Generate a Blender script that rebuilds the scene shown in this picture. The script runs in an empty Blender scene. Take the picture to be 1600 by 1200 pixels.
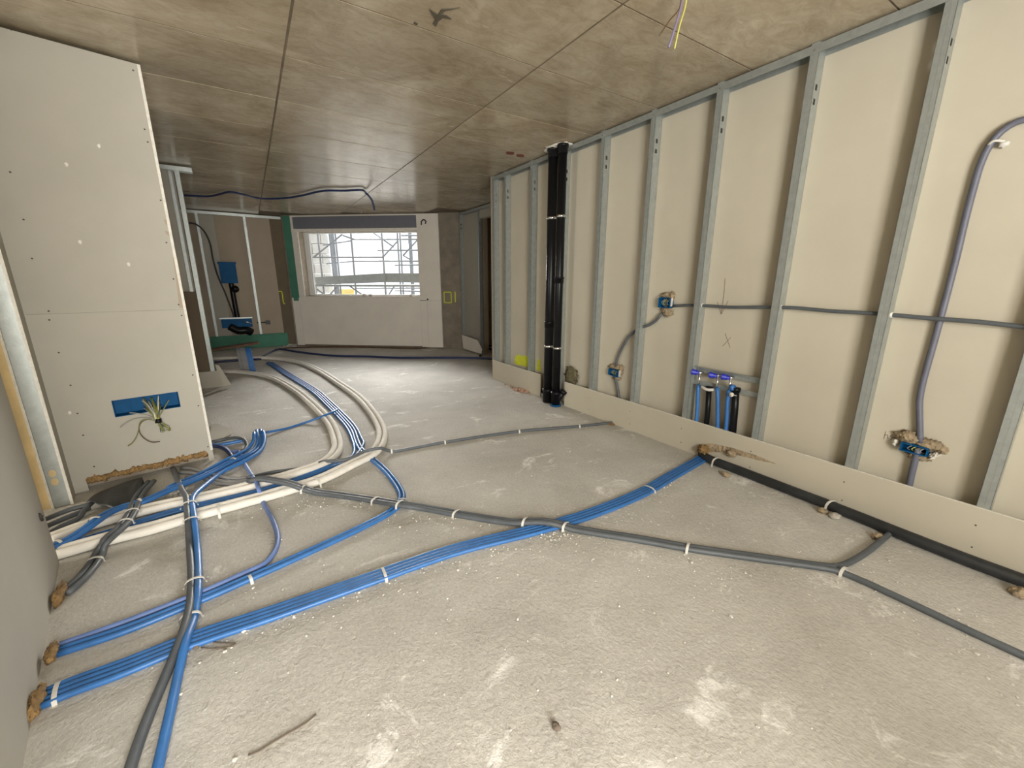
import bpy, math, random
from mathutils import Vector, Matrix, noise

scene = bpy.context.scene
COL = scene.collection
HC = 2.926            # ceiling height
R = math.radians

# ------------------------------------------------------------------ camera
cd = bpy.data.cameras.new('camera')
cam = bpy.data.objects.new('camera', cd)
COL.objects.link(cam)
cd.sensor_fit = 'HORIZONTAL'; cd.sensor_width = 36.0
cd.lens = 36.0 * 633.7 / 1600.0
cd.clip_start = 0.02; cd.clip_end = 300
_y, _p, _r = R(33.4256), R(14.0145), R(0.104)
f_ = Vector((math.sin(_y) * math.cos(_p), math.cos(_y) * math.cos(_p), -math.sin(_p)))
r0 = Vector((math.cos(_y), -math.sin(_y), 0)); u0 = r0.cross(f_)
r_ = math.cos(_r) * r0 + math.sin(_r) * u0
u_ = -math.sin(_r) * r0 + math.cos(_r) * u0
cam.matrix_world = Matrix(((r_.x, u_.x, -f_.x, 0), (r_.y, u_.y, -f_.y, 0), (r_.z, u_.z, -f_.z, 1.475), (0, 0, 0, 1)))
scene.camera = cam

# ------------------------------------------------------------------ world, daylight, exposure
world = bpy.data.worlds.new('overcast_sky'); scene.world = world
world.use_nodes = True
bg = world.node_tree.nodes['Background']
bg.inputs[0].default_value = (0.93, 0.96, 1.0, 1); bg.inputs[1].default_value = 1.35

def area(name, loc, look, sx, sy, watts, col=(1, 0.97, 0.92)):
    l = bpy.data.lights.new(name, 'AREA'); l.shape = 'RECTANGLE'; l.size = sx; l.size_y = sy
    l.energy = watts; l.color = col
    o = bpy.data.objects.new(name, l); COL.objects.link(o)
    o.location = loc
    o.rotation_euler = (Vector(look) - Vector(loc)).to_track_quat('-Z', 'Z').to_euler()
    return o
# daylight entering by the glazed opening behind the photographer
area('daylight_rear_window', (0.0, -2.66, 1.4), (0.0, 0, 1.4), 2.0, 2.5, 480, (1, 0.972, 0.905))
# soft hazy sun standing behind the far window
sl = bpy.data.lights.new('hazy_sun', 'SUN'); sl.energy = 23.0; sl.angle = R(38); sl.color = (1.0, 0.98, 0.94)
so_ = bpy.data.objects.new('hazy_sun', sl); COL.objects.link(so_); so_.location = (4.5, 20, 7)
so_.rotation_euler = Vector((-0.22 * math.cos(R(17)), -0.975 * math.cos(R(17)), -math.sin(R(17)))).to_track_quat('-Z', 'Z').to_euler()
# daylight of the room behind the door opening on the left
area('daylight_side_room', (-4.43, 3.0, 1.5), (0, 3.0, 1.5), 1.4, 1.6, 120, (1.0, 0.95, 0.85))

vs = scene.view_settings
vs.view_transform = 'Standard'; vs.look = 'None'; vs.gamma = 1.0; vs.use_curve_mapping = False
vs.exposure = 0.11
scene.cycles.use_denoising = True
scene.cycles.max_bounces = 6; scene.cycles.diffuse_bounces = 4; scene.cycles.glossy_bounces = 3
scene.cycles.sample_clamp_indirect = 6
scene.cycles.use_adaptive_sampling = True; scene.cycles.adaptive_threshold = 0.03

# ------------------------------------------------------------------ materials
M = {}
def mat(name, col, rough=0.6, metal=0.0, var=0.12, scale=8.0, bump=0.0, bscale=60.0, spec=0.5, stretch=(1, 1, 1), objvar=0.0, dark=None):
    m = bpy.data.materials.new(name); m.use_nodes = True; M[name] = m
    nt = m.node_tree; n = nt.nodes; L = nt.links
    b = n['Principled BSDF']
    b.inputs['Roughness'].default_value = rough; b.inputs['Metallic'].default_value = metal
    b.inputs['Specular IOR Level'].default_value = spec
    tc = n.new('ShaderNodeTexCoord'); mp = n.new('ShaderNodeMapping'); mp.inputs['Scale'].default_value = stretch
    L.new(tc.outputs['Object'], mp.inputs[0])
    nz = n.new('ShaderNodeTexNoise'); nz.inputs['Scale'].default_value = scale; nz.inputs['Detail'].default_value = 4; nz.inputs['Roughness'].default_value = 0.6
    L.new(mp.outputs[0], nz.inputs['Vector'])
    rp = n.new('ShaderNodeValToRGB')
    d = dark or tuple(c * (1 - var) for c in col)
    h = tuple(min(1, c * (1 + var)) for c in col)
    rp.color_ramp.elements[0].position = 0.3; rp.color_ramp.elements[0].color = (*d, 1)
    rp.color_ramp.elements[1].position = 0.7; rp.color_ramp.elements[1].color = (*h, 1)
    L.new(nz.outputs[0], rp.inputs[0])
    out = rp.outputs[0]
    if objvar:
        oi = n.new('ShaderNodeObjectInfo'); hs = n.new('ShaderNodeHueSaturation')
        mr = n.new('ShaderNodeMapRange'); mr.inputs[3].default_value = 1 - objvar; mr.inputs[4].default_value = 1 + objvar
        L.new(oi.outputs['Random'], mr.inputs[0]); L.new(mr.outputs[0], hs.inputs['Value']); L.new(out, hs.inputs['Color'])
        out = hs.outputs[0]
    L.new(out, b.inputs['Base Color'])
    if bump:
        bz = n.new('ShaderNodeTexNoise'); bz.inputs['Scale'].default_value = bscale; bz.inputs['Detail'].default_value = 3
        L.new(mp.outputs[0], bz.inputs['Vector'])
        bp = n.new('ShaderNodeBump'); bp.inputs['Strength'].default_value = bump; bp.inputs['Distance'].default_value = 0.02
        L.new(bz.outputs[0], bp.inputs['Height']); L.new(bp.outputs[0], b.inputs['Normal'])
    return m

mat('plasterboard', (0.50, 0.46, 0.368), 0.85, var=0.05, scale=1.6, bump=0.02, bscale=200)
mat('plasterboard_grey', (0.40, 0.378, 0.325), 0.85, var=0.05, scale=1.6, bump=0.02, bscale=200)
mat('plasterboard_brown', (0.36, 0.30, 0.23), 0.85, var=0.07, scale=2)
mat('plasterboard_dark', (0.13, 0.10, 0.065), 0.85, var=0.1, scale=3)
mat('plaster_edge', (0.72, 0.69, 0.62), 0.9, var=0.12, scale=30, bump=0.3, bscale=90)
mat('plaster_white', (0.70, 0.655, 0.585), 0.85, var=0.06, scale=2)
mat('moisture_board_green', (0.06, 0.20, 0.135), 0.8, var=0.15, scale=3)
mat('galvanised_steel', (0.35, 0.375, 0.36), 0.42, metal=0.5, var=0.1, scale=25, bump=0.03, bscale=90, objvar=0.06)
mat('raw_concrete', (0.19, 0.16, 0.12), 0.7, var=0.25, scale=4, bump=0.1)
mat('joint_dark', (0.15, 0.115, 0.075), 0.85, var=0.25, scale=6)
mat('conduit_blue', (0.033, 0.145, 0.40), 0.42, var=0.14, scale=14, objvar=0.12)
mat('conduit_pale_blue', (0.12, 0.19, 0.42), 0.5, var=0.12, scale=14)
mat('conduit_navy', (0.018, 0.03, 0.10), 0.45, var=0.2, scale=14)
mat('conduit_grey', (0.085, 0.095, 0.105), 0.5, var=0.14, scale=14, objvar=0.1)
mat('conduit_grey_light', (0.22, 0.22, 0.22), 0.5, var=0.14, scale=14, objvar=0.1)
mat('conduit_slate', (0.12, 0.125, 0.165), 0.5, var=0.1, scale=14)
mat('insulated_white', (0.72, 0.69, 0.63), 0.75, var=0.08, scale=14, bump=0.05)
mat('black_plastic', (0.006, 0.006, 0.007), 0.36, var=0.2, scale=12, spec=0.25)
mat('black_pipe_dusty', (0.02, 0.022, 0.024), 0.5, var=0.5, scale=7)
mat('strap_white', (0.62, 0.60, 0.55), 0.6, var=0.08)
mat('box_blue', (0.003, 0.075, 0.20), 0.55, var=0.12, scale=10, spec=0.15)
mat('cap_blue', (0.02, 0.03, 0.42), 0.4, var=0.1)
mat('foam_tan', (0.36, 0.28, 0.18), 0.95, var=0.4, scale=18, bump=0.8, bscale=50)
mat('foam_orange', (0.27, 0.165, 0.065), 0.95, var=0.45, scale=22, bump=0.9, bscale=60)
mat('wool_olive', (0.15, 0.13, 0.07), 1.0, var=0.5, scale=25, bump=1.0, bscale=70)
mat('black_sheet', (0.022, 0.023, 0.024), 0.45, var=0.2, scale=6, bump=0.15, bscale=12)
mat('timber_yellow', (0.62, 0.48, 0.26), 0.85, var=0.15, scale=6)
mat('timber_brown', (0.10, 0.055, 0.03), 0.85, var=0.3, scale=12)
mat('spray_yellow', (0.62, 0.66, 0.04), 0.8, var=0.1, scale=20)
mat('pencil', (0.16, 0.09, 0.07), 0.9, var=0.1)
mat('stain_dark', (0.09, 0.075, 0.05), 0.8, var=0.2)
mat('brick_red', (0.16, 0.05, 0.03), 0.9, var=0.3, scale=30)
mat('rubble', (0.50, 0.47, 0.41), 0.95, var=0.3, scale=30)
mat('crumb_pale', (0.60, 0.58, 0.53), 0.95, var=0.2, scale=30)
mat('rubble_red', (0.40, 0.25, 0.17), 0.95, var=0.3, scale=30)
mat('wire_brown', (0.10, 0.055, 0.025), 0.5)
mat('wire_violet', (0.20, 0.17, 0.28), 0.5)
mat('wire_yellow', (0.55, 0.52, 0.12), 0.5)
mat('wire_grey', (0.33, 0.33, 0.30), 0.5)
mat('wire_green', (0.18, 0.19, 0.05), 0.5)
mat('screw_dark', (0.05, 0.045, 0.04), 0.6, metal=0.3)
mat('shutter_grey', (0.15, 0.155, 0.18), 0.6, var=0.05)
mat('window_frame_white', (0.70, 0.70, 0.68), 0.5, var=0.04)
mat('reveal_brown', (0.33, 0.28, 0.22), 0.85, var=0.15, scale=10)
mat('scaffold_steel', (0.22, 0.235, 0.25), 0.5, metal=0.2, var=0.1)
mat('scaffold_board', (0.20, 0.22, 0.22), 0.7, var=0.12, scale=8)
mat('facade_block', (0.50, 0.50, 0.47), 0.9, var=0.12, scale=5)
mat('sheeting_yellow', (0.80, 0.62, 0.22), 0.8, var=0.1)
mat('twig', (0.13, 0.10, 0.075), 0.9)
mat('chrome', (0.75, 0.75, 0.74), 0.25, metal=1.0, var=0.04)

def floor_material():
    m = bpy.data.materials.new('screed'); m.use_nodes = True; M['screed'] = m
    nt = m.node_tree; n = nt.nodes; L = nt.links; b = n['Principled BSDF']
    tc = n.new('ShaderNodeTexCoord')
    def nz(scale, detail, rough=0.6, st=(1, 1, 1), dist=0.0, rot=0.0):
        mp = n.new('ShaderNodeMapping'); mp.inputs['Scale'].default_value = st; mp.inputs['Rotation'].default_value = (0, 0, rot)
        L.new(tc.outputs['Object'], mp.inputs[0])
        t = n.new('ShaderNodeTexNoise'); t.inputs['Scale'].default_value = scale; t.inputs['Detail'].default_value = detail
        t.inputs['Roughness'].default_value = rough; t.inputs['Distortion'].default_value = dist
        L.new(mp.outputs[0], t.inputs['Vector']); return t.outputs[0]
    def ramp(f, p0, c0, p1, c1):
        r = n.new('ShaderNodeValToRGB'); e = r.color_ramp.elements
        e[0].position = p0; e[0].color = (*c0, 1); e[1].position = p1; e[1].color = (*c1, 1)
        L.new(f, r.inputs[0]); return r.outputs[0]
    def mix(fac, a, c, mode='MIX'):
        x = n.new('ShaderNodeMix'); x.data_type = 'RGBA'; x.blend_type = mode
        if isinstance(fac, float): x.inputs[0].default_value = fac
        else: L.new(fac, x.inputs[0])
        L.new(a, x.inputs[6]); L.new(c, x.inputs[7]); return x.outputs[2]
    base = ramp(nz(1.3, 8, 0.62, dist=0.4), 0.3, (0.455, 0.435, 0.395), 0.72, (0.635, 0.615, 0.57))
    fine = ramp(nz(70, 5, 0.75, (1, 0.7, 1), rot=0.4), 0.32, (0.72, 0.71, 0.69), 0.62, (1.0, 1.0, 1.0))
    c = mix(0.75, base, fine, 'MULTIPLY')
    pale = ramp(nz(2.3, 8, 0.74, (1, 1.5, 1), 0.7, 0.6), 0.575, (0, 0, 0), 0.66, (0.9, 0.9, 0.9))
    rgb = n.new('ShaderNodeRGB'); rgb.outputs[0].default_value = (0.80, 0.785, 0.75, 1)
    c = mix(pale, c, rgb.outputs[0])
    spk = ramp(nz(90, 3, 0.5), 0.68, (0, 0, 0), 0.76, (0.8, 0.8, 0.8))
    c = mix(spk, c, rgb.outputs[0])
    dirt = ramp(nz(1.7, 8, 0.7, (1, 0.7, 1), 0.8, 0.2), 0.62, (0, 0, 0), 0.82, (0.6, 0.6, 0.6))
    rgb2 = n.new('ShaderNodeRGB'); rgb2.outputs[0].default_value = (0.34, 0.31, 0.26, 1)
    c = mix(dirt, c, rgb2.outputs[0])
    L.new(c, b.inputs['Base Color'])
    b.inputs['Roughness'].default_value = 0.8; b.inputs['Specular IOR Level'].default_value = 0.35
    bp = n.new('ShaderNodeBump'); bp.inputs['Strength'].default_value = 0.7; bp.inputs['Distance'].default_value = 0.009
    L.new(nz(62, 5, 0.65, (1, 0.75, 1), 0.3, 0.4), bp.inputs['Height'])
    bp2 = n.new('ShaderNodeBump'); bp2.inputs['Strength'].default_value = 0.4; bp2.inputs['Distance'].default_value = 0.03
    L.new(nz(5, 5, 0.6), bp2.inputs['Height']); L.new(bp.outputs[0], bp2.inputs['Normal'])
    L.new(bp2.outputs[0], b.inputs['Normal'])
floor_material()

def ceiling_material():
    m = bpy.data.materials.new('board_marked_concrete'); m.use_nodes = True; M['board_marked_concrete'] = m
    nt = m.node_tree; n = nt.nodes; L = nt.links; b = n['Principled BSDF']
    geo = n.new('ShaderNodeNewGeometry')
    def nz(scale, detail, st, rough=0.6, dist=0.0):
        mp = n.new('ShaderNodeMapping'); mp.inputs['Scale'].default_value = st
        L.new(geo.outputs['Position'], mp.inputs[0])
        t = n.new('ShaderNodeTexNoise'); t.inputs['Scale'].default_value = scale; t.inputs['Detail'].default_value = detail
        t.inputs['Roughness'].default_value = rough; t.inputs['Distortion'].default_value = dist
        L.new(mp.outputs[0], t.inputs['Vector']); return t.outputs[0]
    def ramp(f, p0, c0, p1, c1):
        r = n.new('ShaderNodeValToRGB'); e = r.color_ramp.elements
        e[0].position = p0; e[0].color = (*c0, 1); e[1].position = p1; e[1].color = (*c1, 1)
        L.new(f, r.inputs[0]); return r.outputs[0]
    a = ramp(nz(1.5, 9, (1, 1, 1), 0.65, 0.9), 0.33, (0.315, 0.25, 0.165), 0.68, (0.50, 0.435, 0.33))
    st = ramp(nz(6.0, 8, (0.8, 1.6, 1), 0.8, 1.2), 0.36, (0.70, 0.66, 0.60), 0.56, (1, 1, 1))
    x = n.new('ShaderNodeMix'); x.data_type = 'RGBA'; x.blend_type = 'MULTIPLY'; x.inputs[0].default_value = 0.75
    L.new(a, x.inputs[6]); L.new(st, x.inputs[7])
    oi = n.new('ShaderNodeObjectInfo'); hs = n.new('ShaderNodeHueSaturation')
    mr = n.new('ShaderNodeMapRange'); mr.inputs[3].default_value = 0.9; mr.inputs[4].default_value = 1.1
    L.new(oi.outputs['Random'], mr.inputs[0]); L.new(mr.outputs[0], hs.inputs['Value']); L.new(x.outputs[2], hs.inputs['Color'])
    L.new(hs.outputs[0], b.inputs['Base Color'])
    rr = ramp(nz(3.0, 6, (0.6, 2.5, 1)), 0.3, (0.17, 0.17, 0.17), 0.7, (0.28, 0.28, 0.28))
    L.new(rr, b.inputs['Roughness']); b.inputs['Specular IOR Level'].default_value = 0.4
    bp = n.new('ShaderNodeBump'); bp.inputs['Strength'].default_value = 0.12; bp.inputs['Distance'].default_value = 0.01
    L.new(nz(9.0, 6, (0.6, 2.6, 1), 0.7, 0.6), bp.inputs['Height']); L.new(bp.outputs[0], b.inputs['Normal'])
ceiling_material()

# ------------------------------------------------------------------ mesh helpers
ORG = {}
class MB:
    """collects world-space geometry for one mesh object"""
    def __init__(self): self.v = []; self.f = []
    def quad(self, *p):
        i = len(self.v); self.v += [tuple(q) for q in p]; self.f.append(tuple(range(i, i + len(p)))); return self
    def obox(self, o, a, b, c):
        o, a, b, c = Vector(o), Vector(a), Vector(b), Vector(c); i = len(self.v)
        if a.cross(b).dot(c) < 0: a, b = b, a
        for k in (0, 1):
            for q in (o, o + a, o + a + b, o + b): self.v.append(tuple(q + c * k))
        self.f += [tuple(i + j for j in t) for t in ((3, 2, 1, 0), (4, 5, 6, 7), (0, 1, 5, 4), (1, 2, 6, 5), (2, 3, 7, 6), (3, 0, 4, 7))]
        return self
    def box(self, lo, hi):
        return self.obox(lo, (hi[0] - lo[0], 0, 0), (0, hi[1] - lo[1], 0), (0, 0, hi[2] - lo[2]))
    def prism(self, poly, vec):
        """closed polygon (list of points) extruded along vec"""
        vec = Vector(vec); n = len(poly); i = len(self.v)
        P = [Vector(p) for p in poly]
        nrm = Vector((0, 0, 0))
        for k in range(n): nrm += P[k].cross(P[(k + 1) % n])
        if nrm.dot(vec) < 0: P.reverse()
        self.v += [tuple(p) for p in P] + [tuple(p + vec) for p in P]
        self.f.append(tuple(i + k for k in reversed(range(n)))); self.f.append(tuple(i + n + k for k in range(n)))
        for k in range(n):
            j = (k + 1) % n; self.f.append((i + k, i + j, i + n + j, i + n + k))
        return self
    def tube(self, pts, r, n=10, cap=True):
        P = [Vector(p) for p in pts]; m = len(P); i = len(self.v)
        T = [(P[min(k + 1, m - 1)] - P[max(k - 1, 0)]).normalized() for k in range(m)]
        up = Vector((0, 0, 1)) if abs(T[0].z) < 0.9 else Vector((1, 0, 0))
        s = T[0].cross(up).normalized()
        for k in range(m):
            s = (s - T[k] * s.dot(T[k])).normalized(); w = s.cross(T[k])
            rr = r[k] if isinstance(r, (list, tuple)) else r
            for j in range(n):
                a = 2 * math.pi * j / n
                self.v.append(tuple(P[k] + (s * math.cos(a) + w * math.sin(a)) * rr))
        for k in range(m - 1):
            for j in range(n):
                a, b = i + k * n + j, i + k * n + (j + 1) % n
                self.f.append((a, a + n, b + n, b))
        if cap:
            self.f.append(tuple(i + j for j in range(n))); self.f.append(tuple(i + (m - 1) * n + j for j in reversed(range(n))))
        return self
    def lump(self, c, size, seed=0, rough=0.35, freq=2.2, nu=14, nv=9, up=None):
        """irregular blob; size = half extents along x, y, z"""
        i = len(self.v); c = Vector(c); sd = Vector((seed * 7.3, seed * 3.1, seed * 1.7))
        for a in range(nv + 1):
            th = math.pi * a / nv
            for b in range(nu):
                ph = 2 * math.pi * b / nu
                d = Vector((math.sin(th) * math.cos(ph), math.sin(th) * math.sin(ph), math.cos(th)))
                k = 1 + rough * noise.noise(d * freq + sd) + rough * 0.6 * noise.noise(d * freq * 2.7 + sd)
                self.v.append(tuple(c + Vector((d.x * size[0], d.y * size[1], d.z * size[2])) * k))
        for a in range(nv):
            for b in range(nu):
                p, q = i + a * nu + b, i + a * nu + (b + 1) % nu
                self.f.append((p, p + nu, q + nu, q))
        return self
    def build(self, name, material, parent=None, smooth=False, origin=None):
        xs = [v[0] for v in self.v]; ys = [v[1] for v in self.v]; zs = [v[2] for v in self.v]
        o = Vector(origin) if origin else Vector(((min(xs) + max(xs)) / 2, (min(ys) + max(ys)) / 2, min(zs)))
        me = bpy.data.meshes.new(name)
        me.from_pydata([(v[0] - o.x, v[1] - o.y, v[2] - o.z) for v in self.v], [], self.f)
        me.materials.append(M[material])
        if smooth:
            for p in me.polygons: p.use_smooth = True
        me.validate(); me.update()
        ob = bpy.data.objects.new(name, me); COL.objects.link(ob)
        ORG[ob.name] = o
        if parent:
            ob.parent = parent; ob.location = o - ORG[parent.name]
        else: ob.location = o
        return ob

def empty(name, loc):
    o = bpy.data.objects.new(name, None); COL.objects.link(o); o.location = loc; o.empty_display_size = 0.1
    ORG[o.name] = Vector(loc); return o
def tag(o, label, cat, group=None):
    o['label'] = label; o['category'] = cat
    if group: o['group'] = group
    return o
def struct(o, label=None):
    o['kind'] = 'structure'
    if label: o['label'] = label
    return o
def spline(pts, step=0.035):
    P = [Vector(p) for p in pts]
    if len(P) == 2:
        n = max(2, int((P[1] - P[0]).length / 0.2)); return [P[0].lerp(P[1], k / n) for k in range(n + 1)]
    Q = [P[0] * 2 - P[1]] + P + [P[-1] * 2 - P[-2]]
    out = []
    for k in range(1, len(Q) - 2):
        a, b, c, d = Q[k - 1:k + 3]
        n = max(2, int((c - b).length / step))
        n = min(n, 24)
        # centripetal-ish tangents
        t1 = (c - a) * ((c - b).length / max(1e-6, (c - b).length + (b - a).length))
        t2 = (d - b) * ((c - b).length / max(1e-6, (d - c).length + (c - b).length))
        for j in range(n):
            t = j / n; t_2 = t * t; t3 = t_2 * t
            out.append(b * (2 * t3 - 3 * t_2 + 1) + t1 * (t3 - 2 * t_2 + t) + c * (-2 * t3 + 3 * t_2) + t2 * (t3 - t_2))
    out.append(P[-1]); return out
def shift(S, off, dz=0.0):
    """offset a path sideways (to its right, seen from above)"""
    out = []
    for k in range(len(S)):
        t = S[min(k + 1, len(S) - 1)] - S[max(k - 1, 0)]; t.z = 0
        if t.length < 1e-6: t = Vector((0, 1, 0))
        t.normalize(); out.append(S[k] + Vector((t.y, -t.x, 0)) * off + Vector((0, 0, dz)))
    return out
def at_frac(S, fr):
    L = [0]
    for a, b in zip(S, S[1:]): L.append(L[-1] + (b - a).length)
    d = fr * L[-1]
    for k in range(len(S) - 1):
        if L[k + 1] >= d:
            t = (d - L[k]) / max(1e-9, L[k + 1] - L[k]); return S[k].lerp(S[k + 1], t), (S[k + 1] - S[k]).normalized()
    return S[-1], (S[-1] - S[-2]).normalized()
def nearest(S, p):
    p = Vector(p); k = min(range(len(S)), key=lambda i: (S[i].xy - p.xy).length)
    return S[k], (S[min(k + 1, len(S) - 1)] - S[max(k - 1, 0)]).normalized()
def strap(parent, c, t, w, h, skew=0.0, mat_='strap_white'):
    """pressed pipe strap arching over a bundle; w = total width, h = top height over c's base"""
    t = Vector((t.x, t.y, 0)).normalized(); s = Vector((t.y, -t.x, 0))
    base = c.z - h / 2
    P = []
    for k in range(9):
        a = math.pi * k / 8
        P.append(Vector((c.x, c.y, base)) + s * (-math.cos(a) * w / 2) + t * (skew * math.cos(a)) + Vector((0, 0, (max(0.0, math.sin(a)) ** 0.6) * (h + 0.004))))
    P = [P[0] - s * 0.006] + P + [P[-1] + s * 0.006]
    b = MB(); wd = t * 0.007; th = 0.0025
    rings = []
    for p in P:
        up = Vector((0, 0, th)); i = len(b.v)
        b.v += [tuple(p - wd), tuple(p + wd), tuple(p + wd + up), tuple(p - wd + up)]; rings.append(i)
    for i, j in zip(rings, rings[1:]):
        for a in range(4):
            q = (a + 1) % 4; b.f.append((i + a, i + q, j + q, j + a))
    b.f.append(tuple(rings[0] + a for a in (3, 2, 1, 0))); b.f.append(tuple(rings[-1] + a for a in range(4)))
    return b.build('strap', mat_, parent)
def conduit(name, label, path, r, material, cat='conduit', group=None, off=0.0, dz=0.0, n=10):
    S = shift(spline(path), off, dz) if off or dz else spline(path)
    o = MB().tube(S, r, n).build(name, material, None, True)
    tag(o, label, cat, group)
    return o, S

random.seed(4)
# ================================================================== THE SETTING
# ------------------------------------------------------------------ floor
SLAB = [(-4.6, -2.9), (5.7, -2.9), (5.7, 8.6), (4.33, 8.6), (1.2, 11.14), (1.2, 11.35), (-4.6, 11.35)]
b = MB(); b.prism([(x, y, -0.2) for x, y in SLAB], (0, 0, 0.2))
floor = struct(b.build('floor', 'screed', None, origin=(0, 0, 0)), 'rough pale grey screed floor with whitish plaster smears')

# ------------------------------------------------------------------ ceiling with formwork panels
ca, sa = math.cos(R(1.1)), math.sin(R(1.1))
b = MB(); b.prism([(x, y, HC + 0.0024) for x, y in SLAB], (0, 0, 0.244))
ceiling = struct(b.build('ceiling', 'joint_dark', None, origin=(0, 0, HC + 0.0024)), 'brown grey board marked concrete ceiling')
XB = [-5.52, -4.02, -2.52, -1.02, 0.48, 1.98, 3.48, 4.98]
gap = 0.0075
pm = None
for i in range(len(XB) - 1):
    for k in range(-6, 14):
        y0 = 1.88 + 0.78 * k
        cx, cy = XB[i] + 0.75, y0 + 0.39
        if (cx - 1.08) * 0.634 + (cy - 10.8) * 0.773 > 0.12 or cy > 11.0: continue
        if pm is None:
            bb = MB(); bb.box((-0.75 + gap, -0.39 + gap * 0.75, -0.0024), (0.75 - gap, 0.39 - gap * 0.75, 0.004))
            o = bb.build('ceiling_panel', 'board_marked_concrete', ceiling, origin=(0, 0, 0)); pm = o.data
        else:
            o = bpy.data.objects.new('ceiling_panel', pm); COL.objects.link(o); o.parent = ceiling
        px, py = cx + (cy - 4.5) * sa, cy - (cx - 0.48) * sa
        o.location = (px, py, random.uniform(-0.0003, 0.0003))
        o.rotation_euler = (random.uniform(-0.0014, 0.0014), random.uniform(-0.0006, 0.0006), -R(1.1))
def ceil_decal(name, poly, material):
    MB().prism([(p[0], p[1], HC - 0.0045) for p in poly], (0, 0, 0.004)).build(name, material, ceiling)
for c in [(2.830, 4.336, 2.926), (2.983, 4.351, 2.926)]:
    poly = [(c[0] + 0.055 * math.cos(a) + 0.012 * math.sin(3 * a), c[1] + 0.05 * math.sin(a)) for a in [2 * math.pi * k / 12 for k in range(12)]]
    ceil_decal('broken_recess', poly, 'brick_red')
ceil_decal('stain', [(1.076, 2.454, 2.926), (1.107, 2.493, 2.926), (1.140, 2.525, 2.926), (1.141, 2.566, 2.926), (1.169, 2.584, 2.926), (1.160, 2.526, 2.926), (1.169, 2.485, 2.926), (1.216, 2.468, 2.926), (1.178, 2.452, 2.926), (1.149, 2.458, 2.926), (1.153, 2.423, 2.926), (1.177, 2.394, 2.926), (1.211, 2.352, 2.926), (1.176, 2.382, 2.926), (1.131, 2.418, 2.926), (1.134, 2.475, 2.926)], 'stain_dark')
ceil_decal('stain', [(1.049, 2.606, 2.926), (1.071, 2.613, 2.926), (1.069, 2.629, 2.926), (1.049, 2.627, 2.926)], 'stain_dark')

# ------------------------------------------------------------------ right wall: boards, studs, tracks
XS = 3.197            # front of the studs
XBD = 3.285           # face of the boards behind them
wall_right = struct(MB().box((XBD + 0.013, -2.6, 0), (XBD + 0.08, 5.38, HC)).build('wall_right', 'plasterboard_brown'), 'unfinished stud wall with bare plasterboard and steel studs')
ys = [5.375, 4.43, 3.23, 2.04, 0.83, -0.37, -1.57, -2.59]
for a, c in zip(ys, ys[1:]):
    MB().box((XBD, c + 0.0015, 0.012), (XBD + 0.0128, a - 0.0015, HC - 0.004)).build('plasterboard', 'plasterboard', wall_right)
def stud(parent, x0, yL, z0, z1, w=0.05, d=0.086, t=0.0012, zh=(2.60, 2.68), flip=False):
    """C section: front flange at x0, web towards -y with two service holes"""
    b = MB(); y0 = yL - w
    b.box((x0, y0, z0), (x0 + t, yL, z1))
    b.box((x0 + d - t, y0, z0), (x0 + d, yL, z1))
    b.box((x0, yL - t, z0), (x0 + 0.011, yL, z1))
    # web, leaving two oval-ish slots open
    zs = [z0]
    for h in zh: zs += [h - 0.017, h + 0.017]
    zs.append(z1)
    xm = x0 + d * 0.42; hw = 0.013
    for k in range(len(zs) - 1):
        if k % 2 == 0: b.box((x0, y0, zs[k]), (x0 + d, y0 + t, zs[k + 1]))
        else:
            b.box((x0, y0, zs[k]), (xm - hw, y0 + t, zs[k + 1])); b.box((xm + hw, y0, zs[k]), (x0 + d, y0 + t, zs[k + 1]))
    # pressed stiffening ribs in the front flange
    b.box((x0 - 0.0012, y0 + 0.021, z0 + 0.02), (x0, y0 + 0.0225, z1 - 0.02))
    return b.build('stud', 'galvanised_steel', parent)
STUDS = [5.372, 5.06, 4.45, 3.85, 3.253, 2.657, 2.062, 1.452, 0.852, 0.262, -0.34, -0.94, -1.54, -2.14]
for yl in STUDS: stud(wall_right, XS, yl, 0.01, HC - 0.002)
def track(parent, x0, ya, yb, z, d=0.088, h=0.05, t=0.0014, up=True):
    b = MB(); s = -1 if up else 1
    b.box((x0 - t, ya, min(z, z + s * h)), (x0, yb, max(z, z + s * h)))
    b.box((x0 + d, ya, min(z, z + s * h)), (x0 + d + t, yb, max(z, z + s * h)))
    b.box((x0, ya, min(z, z + s * t)), (x0 + d, yb, max(z, z + s * t)))
    return b.build('track', 'galvanised_steel', parent)
track(wall_right, XS - 0.001, -2.58, 5.376, HC - 0.014, d=0.086)
track(wall_right, XS - 0.001, -2.58, 3.60, 0.001, d=0.086, up=False); track(wall_right, XS - 0.001, 4.05, 5.376, 0.001, d=0.086, up=False)
for yl in STUDS[:-3]:
    MB().tube([(XS - 0.006, yl - 0.025, HC - 0.045), (XS - 0.001, yl - 0.025, HC - 0.045)], 0.005, 8).build('screw', 'chrome', wall_right)
# end return of the right wall and closing walls of the side passage
struct(MB().box((XS - 0.005, 5.376, 0.0), (5.6, 5.40, HC)).build('wall_passage', 'plasterboard_brown'), 'shaded plasterboard return at end of stud wall')

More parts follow.
